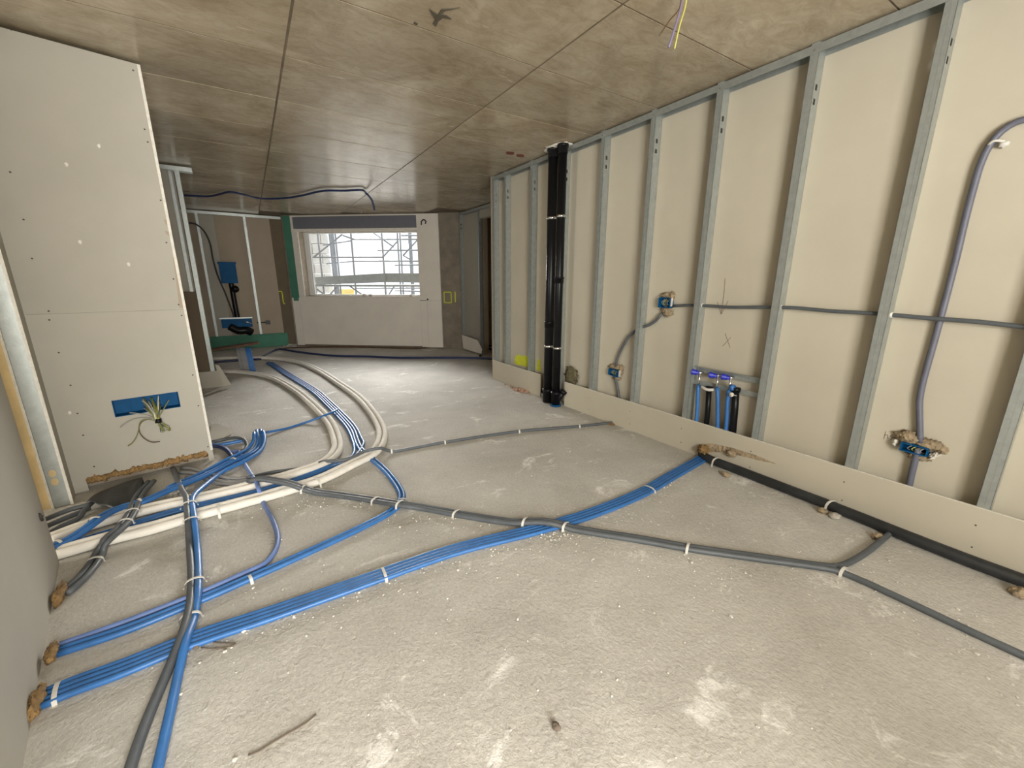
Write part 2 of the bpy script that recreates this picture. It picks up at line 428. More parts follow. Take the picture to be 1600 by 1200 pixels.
# kickboard along the foot of the studs
for n_, (ya, yb) in enumerate(((-2.58, 3.655), (4.14, 5.374))):
    kb = struct(MB().box((XS - 0.0145, ya, 0.002), (XS - 0.002, yb, 0.301)).build('baseboard_right', 'plasterboard'), 'plasterboard kick strip screwed along the stud wall foot')
    MB().box((XS - 0.0146, ya, 0.301), (XS - 0.0015, yb, 0.3035)).build('cut_edge', 'plaster_edge', kb)
    for k, (yy, zz) in enumerate([(y_ + dy, q) for y_ in STUDS for dy, q in ((-0.02, 0.20), (-0.03, 0.07))]):
        if ya < yy < yb and yy > 0:
            MB().tube([(XS - 0.0152, yy, zz), (XS - 0.0140, yy, zz)], 0.0045, 8).build('screw', 'screw_dark', kb)
    if n_ == 0:
        sm = [(3.180, 1.859, 0.113), (3.180, 1.747, 0.158), (3.180, 1.570, 0.180), (3.180, 1.395, 0.183), (3.180, 1.242, 0.169), (3.180, 1.353, 0.151), (3.180, 1.487, 0.138), (3.180, 1.641, 0.115), (3.180, 1.782, 0.069), (3.180, 1.854, 0.067)]
        MB().prism([(XS - 0.0165, p[1], p[2]) for p in sm], (0.0018, 0, 0)).build('foam_smear', 'foam_tan', kb)

# pencil and spray marks on the boards
def mark(parent, pts, r, material, name='pencil_mark'):
    return MB().tube(spline(pts, 0.01) if len(pts) > 2 else [Vector(p) for p in pts], r, 5).build(name, material, parent)
for seg in ([(3.284, 1.869, 1.512), (3.284, 1.863, 1.387), (3.284, 1.865, 1.233)], [(3.284, 1.909, 1.324), (3.284, 1.864, 1.228)], [(3.284, 1.820, 1.337), (3.284, 1.864, 1.228)], [(3.284, 1.812, 1.076), (3.284, 1.755, 0.967)], [(3.284, 1.760, 1.050), (3.284, 1.819, 0.969)]):
    mark(wall_right, seg, 0.0016, 'pencil')
for seg in ([(3.285, 0.711, 0.573), (3.284, 0.711, 0.521)], [(3.284, 0.712, 0.543), (3.284, 0.704, 0.554), (3.285, 0.698, 0.552), (3.284, 0.693, 0.527)], [(3.284, 0.672, 0.564), (3.284, 0.685, 0.551), (3.284, 0.672, 0.543), (3.285, 0.681, 0.527)]):
    mark(wall_right, seg, 0.0014, 'pencil')
sp = [(3.284, 4.875, 0.453), (3.284, 4.825, 0.442), (3.284, 4.775, 0.477), (3.284, 4.726, 0.447), (3.284, 4.663, 0.475), (3.284, 4.615, 0.455), (3.284, 4.554, 0.509), (3.284, 4.537, 0.430), (3.284, 4.566, 0.315), (3.284, 4.613, 0.316), (3.284, 4.725, 0.316), (3.284, 4.857, 0.303), (3.284, 4.908, 0.333)]
MB().prism([(XBD - 0.0012, p[1], p[2]) for p in sp], (0.0012, 0, 0)).build('spray_mark', 'spray_yellow', wall_right)
sp = [(3.284, 4.345, 0.469), (3.284, 4.287, 0.469), (3.284, 4.268, 0.314), (3.284, 4.369, 0.313)]
MB().prism([(XBD - 0.0012, p[1], p[2]) for p in sp], (0.0012, 0, 0)).build('spray_mark', 'spray_yellow', wall_right)

# ------------------------------------------------------------------ set-back wall past the end of the stud wall
XF = 4.14
wrf = struct(MB().box((XF + 0.09, 7.48, 0), (XF + 0.2, 8.45, HC)).build('wall_right_far', 'plasterboard_brown'), 'set back stud wall beside the concrete column')
MB().box((XF + 0.075, 7.52, 0.012), (XF + 0.0885, 8.42, HC - 0.004)).build('plasterboard', 'plasterboard_grey', wrf)
stud(wrf, XF, 8.36, 0.01, HC - 0.03, d=0.075); stud(wrf, XF, 7.53, 0.01, HC - 0.03, d=0.075)
track(wrf, XF - 0.001, 6.6, 8.42, HC - 0.016, d=0.075)
MB().box((XF - 0.014, 7.50, 0.002), (XF - 0.002, 8.36, 0.30)).build('kick_strip', 'plasterboard_grey', wrf)
struct(MB().box((XF + 0.02, 5.40, 2.70), (XF + 0.14, 7.48, 2.86)).build('trim_1', 'plasterboard_grey'), 'lintel over the dark side doorway')
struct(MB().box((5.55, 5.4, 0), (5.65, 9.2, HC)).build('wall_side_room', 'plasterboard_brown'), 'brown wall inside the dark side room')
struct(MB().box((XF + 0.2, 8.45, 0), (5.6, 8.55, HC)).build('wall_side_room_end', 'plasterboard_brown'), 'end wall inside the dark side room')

# ------------------------------------------------------------------ far window wall (runs askew)
WA = Vector((1.08, 10.80, 0)); WD = Vector((0.773, -0.634, 0)).normalized(); WN = Vector((-0.634, -0.773, 0)).normalized()
def w(u, off, z): return WA + WD * u - WN * off + Vector((0, 0, z))       # off > 0 goes outwards
def wbox(b, u0, u1, o0, o1, z0, z1):
    return b.obox(w(u0, o0, z0), WD * (u1 - u0), -WN * (o1 - o0), (0, 0, z1 - z0))
wf = MB(); U0, U1, Z0, Z1 = 0.24, 3.0, 1.17, 2.60
wbox(wf, -0.1, U0, 0.012, 0.30, 0, HC); wbox(wf, U1, 3.86, 0.05, 0.30, 0, HC); wbox(wf, U0, U1, 0.012, 0.30, 0, Z0); wbox(wf, U0, U1, 0.012, 0.30, Z1, HC)
wall_win = struct(wf.build('wall_far_window', 'raw_concrete'), 'far outer wall lined with white plasterboard around a window')
for (a, c, e, g) in ((0.12, U1, 0.05, Z0 - 0.004), (0.12, U0 - 0.002, Z0, HC - 0.02), (U0, 3.0, Z1 + 0.28, HC - 0.02)):
    wbox(MB(), a, c - 0.002, 0.0, 0.0125, e, g).build('plasterboard', 'plaster_white', wall_win)
wbox(MB(), U1, 3.15, 0.0, 0.0525, 0.03, 1.08).build('plasterboard', 'plaster_white', wall_win)
wbox(MB(), 3.153, 3.48, 0.0, 0.0525, 0.03, 1.09).build('plasterboard', 'plaster_white', wall_win)
wbox(MB(), U1, 3.48, 0.0, 0.0525, 1.093, HC - 0.02).build('plasterboard', 'plaster_white', wall_win)
wbox(MB(), 0.18, 3.0, -0.004, 0.02, Z1 + 0.03, Z1 + 0.275).build('shutter_box_cover', 'shutter_grey', wall_win)
wbox(MB(), 0.18, 3.02, -0.006, 0.02, Z1 - 0.03, Z1 + 0.025).build('head_trim', 'plaster_edge', wall_win)
wbox(MB(), -0.06, 0.115, -0.003, 0.012, 1.13, HC - 0.02).build('moisture_board', 'moisture_board_green', wall_win)
wbox(MB(), -0.06, 0.115, -0.001, 0.012, 0.03, 1.127).build('plasterboard', 'plaster_white', wall_win)
MB().tube([w(-0.085, 0.0, 0.05), w(-0.085, 0.0, 1.5)], 0.012, 8).build('corner_bead', 'chrome', wall_win)
wbox(MB(), -0.02, 0.10, -0.008, 0.0, 1.06, 1.2).build('patch', 'moisture_board_green', wall_win)
# a hook of cable at the upper right, hole lower right
MB().tube(spline([w(3.11, 0.0, 2.68), w(3.12, -0.02, 2.74), w(3.17, -0.03, 2.78), w(3.22, -0.02, 2.75), w(3.2, -0.01, 2.70)], 0.02), 0.012, 8).build('cable_hook', 'black_plastic', wall_win, True)
MB().tube([w(3.17, -0.002, 1.11), w(3.17, 0.004, 1.11)], 0.02, 10).build('screw', 'screw_dark', wall_win)
# window reveal and frame
win = struct(wbox(MB(), U0 + 0.002, U0 + 0.03, 0.0125, 0.28, Z0, Z1).build('window_1', 'reveal_brown'), 'wide window opening with scaffolding outside')
wbox(MB(), U0 + 0.03, U1, 0.0125, 0.28, Z1 - 0.025, Z1).build('window_reveal', 'reveal_brown', win)
wbox(MB(), U0 - 0.012, U0 + 0.03, -0.012, 0.014, Z0 - 0.01, Z1).build('plaster_bead', 'plaster_edge', win)
wbox(MB(), U0, U1, 0.0, 0.28, Z0 - 0.006, Z0 + 0.008).build('window_sill', 'reveal_brown', win)
wbox(MB(), U0 + 0.032, U0 + 0.11, 0.20, 0.27, Z0 + 0.01, Z1 - 0.026).build('window_frame', 'window_frame_white', win)
wbox(MB(), U0 + 0.11, U0 + 0.15, 0.215, 0.255, Z0 + 0.04, Z1 - 0.05).build('window_frame', 'window_frame_white', win)
wbox(MB(), U1 - 0.07, U1, 0.20, 0.27, Z0 + 0.01, Z1 - 0.026).build('window_frame', 'window_frame_white', win)
wbox(MB(), U0 + 0.11, U1 - 0.07, 0.20, 0.27, Z0 + 0.008, Z0 + 0.035).build('window_frame', 'window_frame_white', win)
wbox(MB(), U0 + 0.11, U1 - 0.07, 0.20, 0.27, Z1 - 0.05, Z1 - 0.026).build('window_frame', 'window_frame_white', win)
lm = MB()
for (u, du, h) in ((1.65, 0.05, 0.035), (1.8, 0.04, 0.025), (2.75, 0.03, 0.03)): lm.lump(w(u, 0.1, Z0 + 0.02), (du, 0.05, h), int(u * 10))
lm.build('mortar_lump', 'rubble', win, True)

# concrete column between the window wall and the set-back wall
colm = MB(); colm.obox(w(3.482, 0.045, 0), WD * 0.47, -WN * 0.3, (0, 0, HC))
colm = struct(colm.build('wall_column', 'raw_concrete'), 'bare concrete column with yellow spray marks right of window')
def wm(*pts): return [w(u, 0.0445, z) for u, z in pts]
mark(colm, wm((3.54, 1.27), (3.54, 1.04)), 0.012, 'spray_yellow', 'spray_mark'); mark(colm, wm((3.54, 1.27), (3.70, 1.27)), 0.012, 'spray_yellow', 'spray_mark')
mark(colm, wm((3.70, 1.27), (3.70, 1.04)), 0.012, 'spray_yellow', 'spray_mark'); mark(colm, wm((3.54, 1.04), (3.70, 1.04)), 0.012, 'spray_yellow', 'spray_mark')
mark(colm, wm((3.79, 1.28), (3.79, 1.05)), 0.014, 'spray_yellow', 'spray_mark')

# ------------------------------------------------------------------ far left wall with the blue cistern
YF = 11.07
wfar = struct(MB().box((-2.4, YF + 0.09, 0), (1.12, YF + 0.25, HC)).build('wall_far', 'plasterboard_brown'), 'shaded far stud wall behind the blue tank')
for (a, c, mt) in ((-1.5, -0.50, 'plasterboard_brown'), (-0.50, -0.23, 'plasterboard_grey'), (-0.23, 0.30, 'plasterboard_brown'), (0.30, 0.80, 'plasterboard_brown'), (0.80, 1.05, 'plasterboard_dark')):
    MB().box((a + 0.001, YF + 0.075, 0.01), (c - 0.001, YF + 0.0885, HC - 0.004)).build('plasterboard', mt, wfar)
def studx(parent, xL, y0, z0, z1, wd=0.05, d=0.075, t=0.0012):
    b = MB(); b.box((xL, y0, z0), (xL + wd, y0 + t, z1)); b.box((xL + wd - t, y0, z0), (xL + wd, y0 + d, z1)); b.box((xL, y0 + d - t, z0), (xL + wd, y0 + d, z1)); b.box((xL, y0, z0), (xL + t, y0 + 0.012, z1))
    b.box((xL + 0.02, y0 - 0.001, z0), (xL + 0.022, y0, z1))
    return b.build('stud', 'galvanised_steel', parent)
for x in (-1.15, -0.535, 0.30): studx(wfar, x, YF, 0.01, HC - 0.03)
bt = MB(); bt.box((-1.5, YF - 0.002, HC - 0.07), (1.05, YF - 0.0005, HC - 0.014)); bt.box((-1.5, YF - 0.002, HC - 0.016), (1.05, YF + 0.075, HC - 0.014)); bt.build('track', 'galvanised_steel', wfar)
MB().box((-1.5, YF - 0.016, 0.004), (0.86, YF - 0.003, 0.31)).build('moisture_board', 'moisture_board_green', wfar)
mark(wfar, [(0.80, YF + 0.073, 1.27), (0.86, YF + 0.073, 1.26), (0.87, YF + 0.073, 1.0), (0.90, YF + 0.073, 0.98)], 0.012, 'spray_yellow', 'spray_mark')
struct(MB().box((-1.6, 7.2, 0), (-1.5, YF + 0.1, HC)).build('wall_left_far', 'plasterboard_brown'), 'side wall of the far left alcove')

# ------------------------------------------------------------------ middle left wall stub
YM = 7.10
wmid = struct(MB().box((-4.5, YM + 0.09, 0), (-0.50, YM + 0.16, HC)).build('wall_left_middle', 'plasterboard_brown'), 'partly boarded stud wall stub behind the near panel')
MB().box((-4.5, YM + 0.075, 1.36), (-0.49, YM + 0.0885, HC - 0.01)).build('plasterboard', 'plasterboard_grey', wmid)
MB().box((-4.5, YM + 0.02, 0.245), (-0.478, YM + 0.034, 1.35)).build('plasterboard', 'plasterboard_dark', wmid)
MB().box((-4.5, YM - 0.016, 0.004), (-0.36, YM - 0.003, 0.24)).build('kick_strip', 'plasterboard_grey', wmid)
studx(wmid, -0.475, YM + 0.004, 0.01, HC - 0.03, d=0.08); studx(wmid, -0.545, YM + 0.05, 1.35, HC - 0.03, wd=0.04, d=0.03)
bt = MB(); bt.box((-4.5, YM - 0.002, HC - 0.07), (-0.29, YM - 0.0005, HC - 0.014)); bt.box((-4.5, YM - 0.002, HC - 0.016), (-0.29, YM + 0.085, HC - 0.014)); bt.box((-4.5, YM + 0.084, HC - 0.07), (-0.29, YM + 0.085, HC - 0.014)); bt.build('track', 'galvanised_steel', wmid)
struct(MB().box((-4.55, -2.8, 0), (-4.45, 7.2, HC)).build('wall_left_outer', 'plasterboard_brown'), 'outer wall of the left hand rooms')

w3 = MB()
for lo, hi in (((-4.45, 2.22, 0.62), (-4.42, 2.30, 2.38)), ((-4.45, 3.70, 0.62), (-4.42, 3.78, 2.38)), ((-4.45, 2.30, 0.62), (-4.42, 3.70, 0.70)), ((-4.45, 2.30, 2.30), (-4.42, 3.70, 2.38))): w3.box(lo, hi)
struct(w3.build('window_3', 'window_frame_white'), 'window of the left side room')

# ------------------------------------------------------------------ near left panel (askew by about ten degrees)
PR = Vector((-0.355, 4.06, 0)); PD = Vector((0.9832, 0.1823, 0)); PN = Vector((0.1823, -0.9832, 0))
def pl(s, off, z): return PR + PD * s + PN * off + Vector((0, 0, z))       # s <= 0 runs left along the panel, off > 0 towards the viewer
def pbox(b, s0, s1, o0, o1, z0, z1): return b.obox(pl(s0, o0, z0), PD * (s1 - s0), PN * (o1 - o0), (0, 0, z1 - z0))
SL = -0.82
bx = [(-0.526, 0.634), (-0.145, 0.641), (-0.149, 0.515), (-0.527, 0.507)]
hs0, hs1 = (bx[0][0] + bx[3][0]) / 2, (bx[1][0] + bx[2][0]) / 2
hz0, hz1 = (bx[2][1] + bx[3][1]) / 2, (bx[0][1] + bx[1][1]) / 2
wl = MB(); T = 0.0125
seam = 1.27
cut = -0.75
for (a, c, e, g) in ((SL, hs0, 0.085, seam), (hs1, 0.0, 0.085, seam), (hs0, hs1, 0.085, hz0), (hs0, hs1, hz1, seam)):
    pbox(wl, a, c, -T, 0, e, g)
pbox(wl, SL, cut, -T, 0, 0.004, 0.085); pbox(wl, -0.035, 0.0, -T, 0, 0.004, 0.085)
wall_left = struct(wl.build('wall_left', 'plasterboard_grey'), 'near left plasterboard partition with a blue socket box')
pbox(MB(), SL, 0.0, -T, 0, seam + 0.001, HC - 0.02).build('plasterboard', 'plasterboard_grey', wall_left)
pbox(MB(), -0.013, 0.0035, -T - 0.001, 0.0012, 0.10, HC - 0.02).build('cut_edge', 'plaster_edge', wall_left)
pbox(MB(), SL, 0.0, -0.10, -T - 0.002, HC - 0.06, HC - 0.02).build('track', 'galvanised_steel', wall_left)
pbox(MB(), -0.06, -0.012, -0.09, -T - 0.001, 0.05, HC - 0.06).build('stud', 'galvanised_steel', wall_left)
pbox(MB(), SL - 0.02, 0.0, -0.125, -0.10, 0.0, HC - 0.02).build('plasterboard', 'plasterboard_brown', wall_left)
sc_ = [(-0.561, 2.908), (-0.250, 2.912), (-0.038, 2.861), (-0.038, 2.507), (-0.034, 2.428), (-0.714, 2.121), (-0.712, 1.852), (-0.721, 1.619), (-0.711, 1.289), (-0.719, 1.232), (-0.716, 1.014), (-0.703, 0.785), (-0.706, 0.582), (-0.707, 0.420), (-0.695, 0.175), (-0.025, 2.051), (-0.039, 1.759), (-0.039, 1.498), (-0.038, 1.308), (-0.032, 1.225), (-0.035, 0.753), (-0.037, 0.497), (-0.026, 0.135)]
sb = []
for s, z_ in sc_:
    if SL < s < 0:
        MB().tube([pl(s, 0.0, z_), pl(s, 0.0008, z_)], 0.0055, 8).build('screw', 'screw_dark', wall_left)
for pts in ([(-0.028, 1.920), (-0.007, 1.918), (-0.005, 1.883), (-0.023, 1.885)], [(-0.037, 1.840), (-0.004, 1.838), (-0.006, 1.802), (-0.030, 1.818)], [(-0.019, 1.651), (0.007, 1.648), (0.004, 1.479), (-0.007, 1.282), (-0.038, 1.283), (-0.027, 1.451)]):
    MB().prism([pl(s, 0.0002, z_) for s, z_ in pts], PN * 0.0006).build('torn_paper', 'plasterboard_brown', wall_left)
# small plaster chips on the panel
for k, (s, z_) in enumerate([(-0.290, 2.351), (-0.464, 2.208), (-0.488, 1.734), (-0.272, 1.598), (-0.741, 0.595), (0.290, 2.151)]):
    if SL < s < 0: MB().lump(pl(s, 0.0005, z_), (0.009, 0.003, 0.014), k).build('chip', 'plaster_edge', wall_left, True)
# return that runs forward to the door opening
Q = pl(SL, 0, 0); RL = 0.1826
def rl(t, off, z): return Q + PN * t - PD * off + Vector((0, 0, z))       # t > 0 towards the viewer, off > 0 to the left
def rbox(b, t0, t1, o0, o1, z0, z1): return b.obox(rl(t0, o0, z0), PN * (t1 - t0), -PD * (o1 - o0), (0, 0, z1 - z0))
rbox(MB(), 0.0005, RL, 0.0, 0.0125, 0.004, HC - 0.02).build('plasterboard', 'plasterboard_grey', wall_left)
rbox(MB(), RL - 0.0005, RL + 0.004, -0.001, 0.0135, 0.004, HC - 0.02).build('cut_edge', 'plaster_edge', wall_left)
rbox(MB(), RL - 0.03, RL - 0.006, 0.0135, 0.088, 0.004, HC - 0.02).build('door_stud', 'galvanised_steel', wall_left)
for z_ in (0.185, 0.245):
    pts = [rl(RL - 0.0058, 0.055 + 0.017 * math.cos(a), z_ + 0.026 * math.sin(a)) for a in [2 * math.pi * k / 14 for k in range(14)]]
    MB().prism(pts, PN * 0.001).build('service_hole', 'timber_yellow', wall_left)
rbox(MB(), -0.3, RL + 0.003, 0.089, 0.1015, 0.004, HC - 0.02).build('plasterboard', 'plaster_edge', wall_left)
rbox(MB(), RL - 0.05, RL - 0.03, 0.102, 0.75, 0.0, HC - 0.02).build('timber_lining', 'timber_yellow', wall_left)

# near left wall beside the photographer
NE = Vector((-1.0, 2.93, 0))
def nl(t, off, z): return NE + PN * t - PD * off + Vector((0, 0, z))
wln = struct(MB().obox(nl(0, 0, 0), PN * 2.3, -PD * 0.125, (0, 0, HC)).build('wall_left_near', 'plasterboard_grey'), 'plain grey plasterboard wall at the left picture edge')
# a ragged hole low in it
hl = nl(0.12, -0.001, 0.33)
MB().lump(hl, (0.012, 0.004, 0.022), 3, 0.5).build('screw_hole', 'screw_dark', wln, True)
struct(MB().box((-4.5, 4.6, 0), (-1.3, 4.7, HC)).build('wall_side_room_rear', 'timber_yellow'), 'rear wall of the left side room')

# ------------------------------------------------------------------ wall behind the photographer with its window
wb = MB(); bx0, bx1, bz0, bz1 = -1.0, 1.0, 0.15, 2.65
for lo, hi in (((-4.6, -2.8, 0), (bx0, -2.6, HC)), ((bx1, -2.8, 0), (3.5, -2.6, HC)), ((bx0, -2.8, 0), (bx1, -2.6, bz0)), ((bx0, -2.8, bz1), (bx1, -2.6, HC))): wb.box(lo, hi)
struct(wb.build('wall_back', 'plasterboard'), 'wall with a wide window behind the photographer')
w2 = MB()
for lo, hi in (((bx0, -2.64, bz0), (bx0 + 0.07, -2.60, bz1)), ((bx1 - 0.07, -2.64, bz0), (bx1, -2.60, bz1)), ((bx0, -2.64, bz0), (bx1, -2.60, bz0 + 0.07)), ((bx0, -2.64, bz1 - 0.07), (bx1, -2.60, bz1)), ((-0.03, -2.64, bz0), (0.03, -2.60, bz1))): w2.box(lo, hi)
struct(w2.build('window_2', 'window_frame_white'), 'white framed window behind the photographer')
struct(MB().box((0.72, -2.6, 0), (0.84, -0.85, 0.95)).build('added_shade_block', 'plasterboard'), 'added unseen half height block that shades the near right floor')  # unseen low block, added to throw soft shade on the near right floor
struct(MB().box((-4.45, 0.60, 0), (-0.62, 0.72, HC)).build('wall_side_room_front', 'plasterboard_grey'), 'partition closing the left side room behind the photographer')

# ================================================================== THINGS
# ------------------------------------------------------------------ black soil pipes by the stud wall
def soil_pipe(cx, cy, r, label, coupl, blue):
    t = tag(empty('soil_pipe', (cx, cy, 0)), label, 'pipe', 'black soil pipes by the stud wall')
    MB().tube([(cx, cy, 0.16), (cx, cy, HC - 0.10)], r, 20).build('pipe', 'black_plastic', t, True)
    MB().tube([(cx, cy, HC - 0.11), (cx, cy, HC - 0.045), (cx, cy, HC - 0.045), (cx, cy, HC - 0.02)], [r + 0.006, r + 0.006, r + 0.016, r + 0.016], 20).build('socket', 'black_plastic', t, True)
    for z_ in coupl:
        MB().tube([(cx, cy, z_ - 0.05), (cx, cy, z_), (cx, cy, z_), (cx, cy, z_ + 0.02)], [r + 0.005, r + 0.005, r + 0.011, r + 0.011], 20).build('socket', 'black_plastic', t, True)
    for z_ in (2.19, 0.72):
        cl = MB().tube([(cx, cy, z_ - 0.012), (cx, cy, z_ + 0.012)], r + 0.004, 20).build('clamp', 'chrome', t, True)
        MB().box((cx + r, cy - 0.006, z_ - 0.006), (XS - 0.004, cy + 0.006, z_ + 0.006)).build('clamp_rod', 'galvanised_steel', cl)
    MB().tube([(cx, cy, 0.008), (cx, cy, 0.15), (cx, cy, 0.15), (cx, cy, 0.18)], [r + 0.007, r + 0.007, r + 0.014, r + 0.014], 20).build('floor_socket', 'black_plastic', t, True)
    if blue:
        MB().tube([(cx, cy, 0.002), (cx, cy, 0.02)], r + 0.022, 20).build('floor_collar', 'box_blue', t, True)
    return t
p1 = soil_pipe(3.105, 3.885, 0.054, 'left one of the two tall black soil pipes beside the studs', (1.0,), False)
p2 = soil_pipe(3.098, 3.715, 0.047, 'right black soil pipe with a blue floor collar', (1.52,), True)
MB().tube([(3.098, 3.715, 0.05), (3.13, 3.68, 0.11), (3.16, 3.64, 0.19)], [0.035, 0.035, 0.035], 14).build('branch', 'black_plastic', p2, True)
MB().tube([(3.15, 3.65, 0.165), (3.165, 3.635, 0.20)], 0.042, 14).build('branch_socket', 'black_plastic', p2, True)
# plaster blob where they pass the ceiling
tag(MB().lump((3.13, 3.82, HC - 0.016), (0.10, 0.19, 0.014), 5, 0.5, 3.0, 22, 6).build('plaster_collar', 'plaster_edge', None, True), 'white plaster smear around the pipe heads at the ceiling', 'plaster')

# mineral wool lump next to the soil pipes
wc = [(3.260, 3.622, 0.354)][0]
tag(MB().lump((XBD - 0.03, wc[1], wc[2] + 0.02), (0.03, 0.11, 0.11), 8, 0.35, 3.5, 22, 14).build('mineral_wool', 'wool_olive', None, True), 'olive brown mineral wool wad between studs right of soil pipes', 'insulation')

# ------------------------------------------------------------------ wall conduits
wc_, _ = conduit('wall_conduit', 'grey conduit running level through the studs on right wall', [(3.243, p[1], p[2]) for p in [(3.243, 2.291, 1.276), (3.243, 2.115, 1.290), (3.243, 1.941, 1.292), (3.243, 1.780, 1.290), (3.243, 1.495, 1.304), (3.243, 1.326, 1.308), (3.243, 1.098, 1.298), (3.243, 0.867, 1.296), (3.243, 0.639, 1.285), (3.243, 0.442, 1.279), (3.243, 0.289, 1.266), (3.243, 0.135, 1.253)]], 0.0125, 'conduit_grey')
for p in [(3.243, 2.021, 1.294), (3.243, 1.413, 1.308), (3.243, 0.804, 1.292)]:
    MB().tube([(3.243, p[1] - 0.012, p[2]), (3.243, p[1] + 0.004, p[2])], 0.0165, 12).build('grommet', 'plaster_edge', wc_, True)
conduit('wall_conduit', 'long grey conduit rising in an arc to the right picture edge', [(3.262, p[1], p[2]) for p in [(3.262, 0.368, 2.230), (3.262, 0.443, 2.239), (3.262, 0.501, 2.237), (3.262, 0.546, 2.207), (3.262, 0.574, 2.154), (3.262, 0.589, 2.073), (3.262, 0.593, 1.968), (3.262, 0.594, 1.813), (3.262, 0.591, 1.619), (3.262, 0.591, 1.382), (3.262, 0.594, 1.132), (3.262, 0.597, 0.945), (3.262, 0.592, 0.811), (3.262, 0.568, 0.679), (3.262, 0.544, 0.558)]], 0.0155, 'conduit_slate')
conduit('wall_conduit', 'short grey conduit stub below the right hand socket box', [(3.25, p[1], p[2]) for p in [(3.250, 0.544, 0.528), (3.250, 0.544, 0.383), (3.250, 0.542, 0.278), (3.250, 0.541, 0.171)]], 0.0165, 'conduit_slate')
conduit('wall_conduit', 'curved grey conduit linking two foamed socket boxes', [(3.25, p[1], p[2]) for p in [(3.250, 2.409, 1.201), (3.250, 2.466, 1.132), (3.250, 2.556, 1.076), (3.250, 2.637, 1.050), (3.250, 2.757, 0.969), (3.250, 2.838, 0.848), (3.250, 2.897, 0.725), (3.250, 2.923, 0.611)]], 0.013, 'conduit_grey')
conduit('wall_conduit', 'short grey conduit stub below the leftmost socket box', [(3.25, p[1], p[2]) for p in [(3.250, 2.932, 0.504), (3.250, 2.888, 0.414), (3.250, 2.840, 0.263)]], 0.014, 'conduit_grey')
# clip on the arc
c = [(3.265, 0.540, 2.152)][0]
k = tag(empty('wall_plug_clip', (XBD - 0.02, c[1], c[2])), 'crumpled grey clip holding the arched wall conduit', 'clip')
MB().tube(spline([(XBD - 0.004, c[1] - 0.02, c[2] + 0.005), (XBD - 0.03, c[1] + 0.0, c[2] + 0.01), (XBD - 0.045, c[1] + 0.022, c[2] + 0.012), (XBD - 0.03, c[1] + 0.04, c[2])], 0.008), 0.006, 7).build('loop', 'strap_white', k, True)
MB().lump((XBD - 0.015, c[1] - 0.012, c[2] - 0.006), (0.014, 0.02, 0.015), 2).build('plug', 'strap_white', k, True)

# ------------------------------------------------------------------ socket boxes set in foam
def socket_box(px, label, sy, sz, tilt, foams, wires, flap):
    cy, cz = px[1], px[2]
    x0, x1 = XBD - 0.058, XBD - 0.006
    t = tag(empty('socket_box', (XBD - 0.03, cy, cz)), label, 'socket box', 'blue socket boxes foamed to the right wall')
    ey = Vector((0, math.cos(tilt), math.sin(tilt))); ez = Vector((0, -math.sin(tilt), math.cos(tilt)))
    def q(y, z, x): return Vector((x, cy, cz)) + ey * y + ez * z
    b = MB(); th = 0.006
    dx = Vector((x1 - x0, 0, 0))
    b.obox(q(-sy, -sz, x0), dx, ey * 2 * sy, ez * th); b.obox(q(-sy, sz - th, x0), dx, ey * 2 * sy, ez * th)
    b.obox(q(-sy, -sz + th, x0), dx, ey * th, ez * (2 * sz - 2 * th)); b.obox(q(sy - th, -sz + th, x0), dx, ey * th, ez * (2 * sz - 2 * th))
    b.obox(q(-sy, -sz, x1), Vector((0.002, 0, 0)), ey * 2 * sy, ez * 2 * sz)
    b.obox(q(-sy * 0.1, -sz + th, x0 + 0.015), Vector((0.004, 0, 0)), ey * 0.006, ez * (2 * sz - 2 * th))
    b.build('body', 'box_blue', t)
    for k in range(4):
        a = -sy * 0.6 + k * sy * 0.3
        MB().tube(spline([q(a, -sz * 0.8, x1 - 0.01), q(a + 0.01, 0, x0 + 0.006), q(a - 0.008, sz * 0.7, x0 + 0.02)], 0.01), 0.0025, 5).build('wire', ('wire_grey', 'wire_green', 'wire_yellow', 'wire_grey')[k], t, True)
    for i, (dy, dz, a, c2, m_) in enumerate(foams):
        MB().lump((XBD - 0.018, cy + dy * 1.08, cz + dz * 1.08), (0.024, a * 1.2, c2 * 1.35), i + int(cy * 10), 0.5, 3.0, 20, 12).build('foam', m_, t, True)
    for (dy, dz, dy2, dz2) in flap:
        MB().tube([(x0 + 0.012, cy + dy, cz + dz), (x0 + 0.012, cy + dy2, cz + dz2)], 0.004, 6).build('torn_paper', 'plaster_edge', t)
    return t
c = [(3.250, 2.379, 1.301)][0]
socket_box(c, 'blue socket box at mid height where two wall conduits meet', 0.062, 0.045, 0.02, ((0.0, 0.062, 0.06, 0.018, 'foam_tan'), (-0.045, 0.05, 0.02, 0.03, 'foam_tan'), (-0.01, -0.062, 0.055, 0.018, 'foam_tan'), (-0.02, -0.09, 0.04, 0.02, 'foam_tan')), 3, ((-0.066, 0.04, -0.066, -0.03), (-0.076, 0.045, -0.076, -0.03)))
c = [(3.250, 2.936, 0.546)][0]
socket_box(c, 'low blue socket box left of the water outlets', 0.066, 0.035, 0.05, ((0.0, 0.055, 0.08, 0.02, 'foam_tan'), (-0.07, 0.03, 0.02, 0.04, 'foam_tan'), (-0.02, -0.05, 0.05, 0.018, 'foam_tan')), 3, ((-0.075, 0.035, -0.075, -0.03), (-0.09, 0.04, -0.09, -0.03)))
c = [(3.250, 0.559, 0.518)][0]
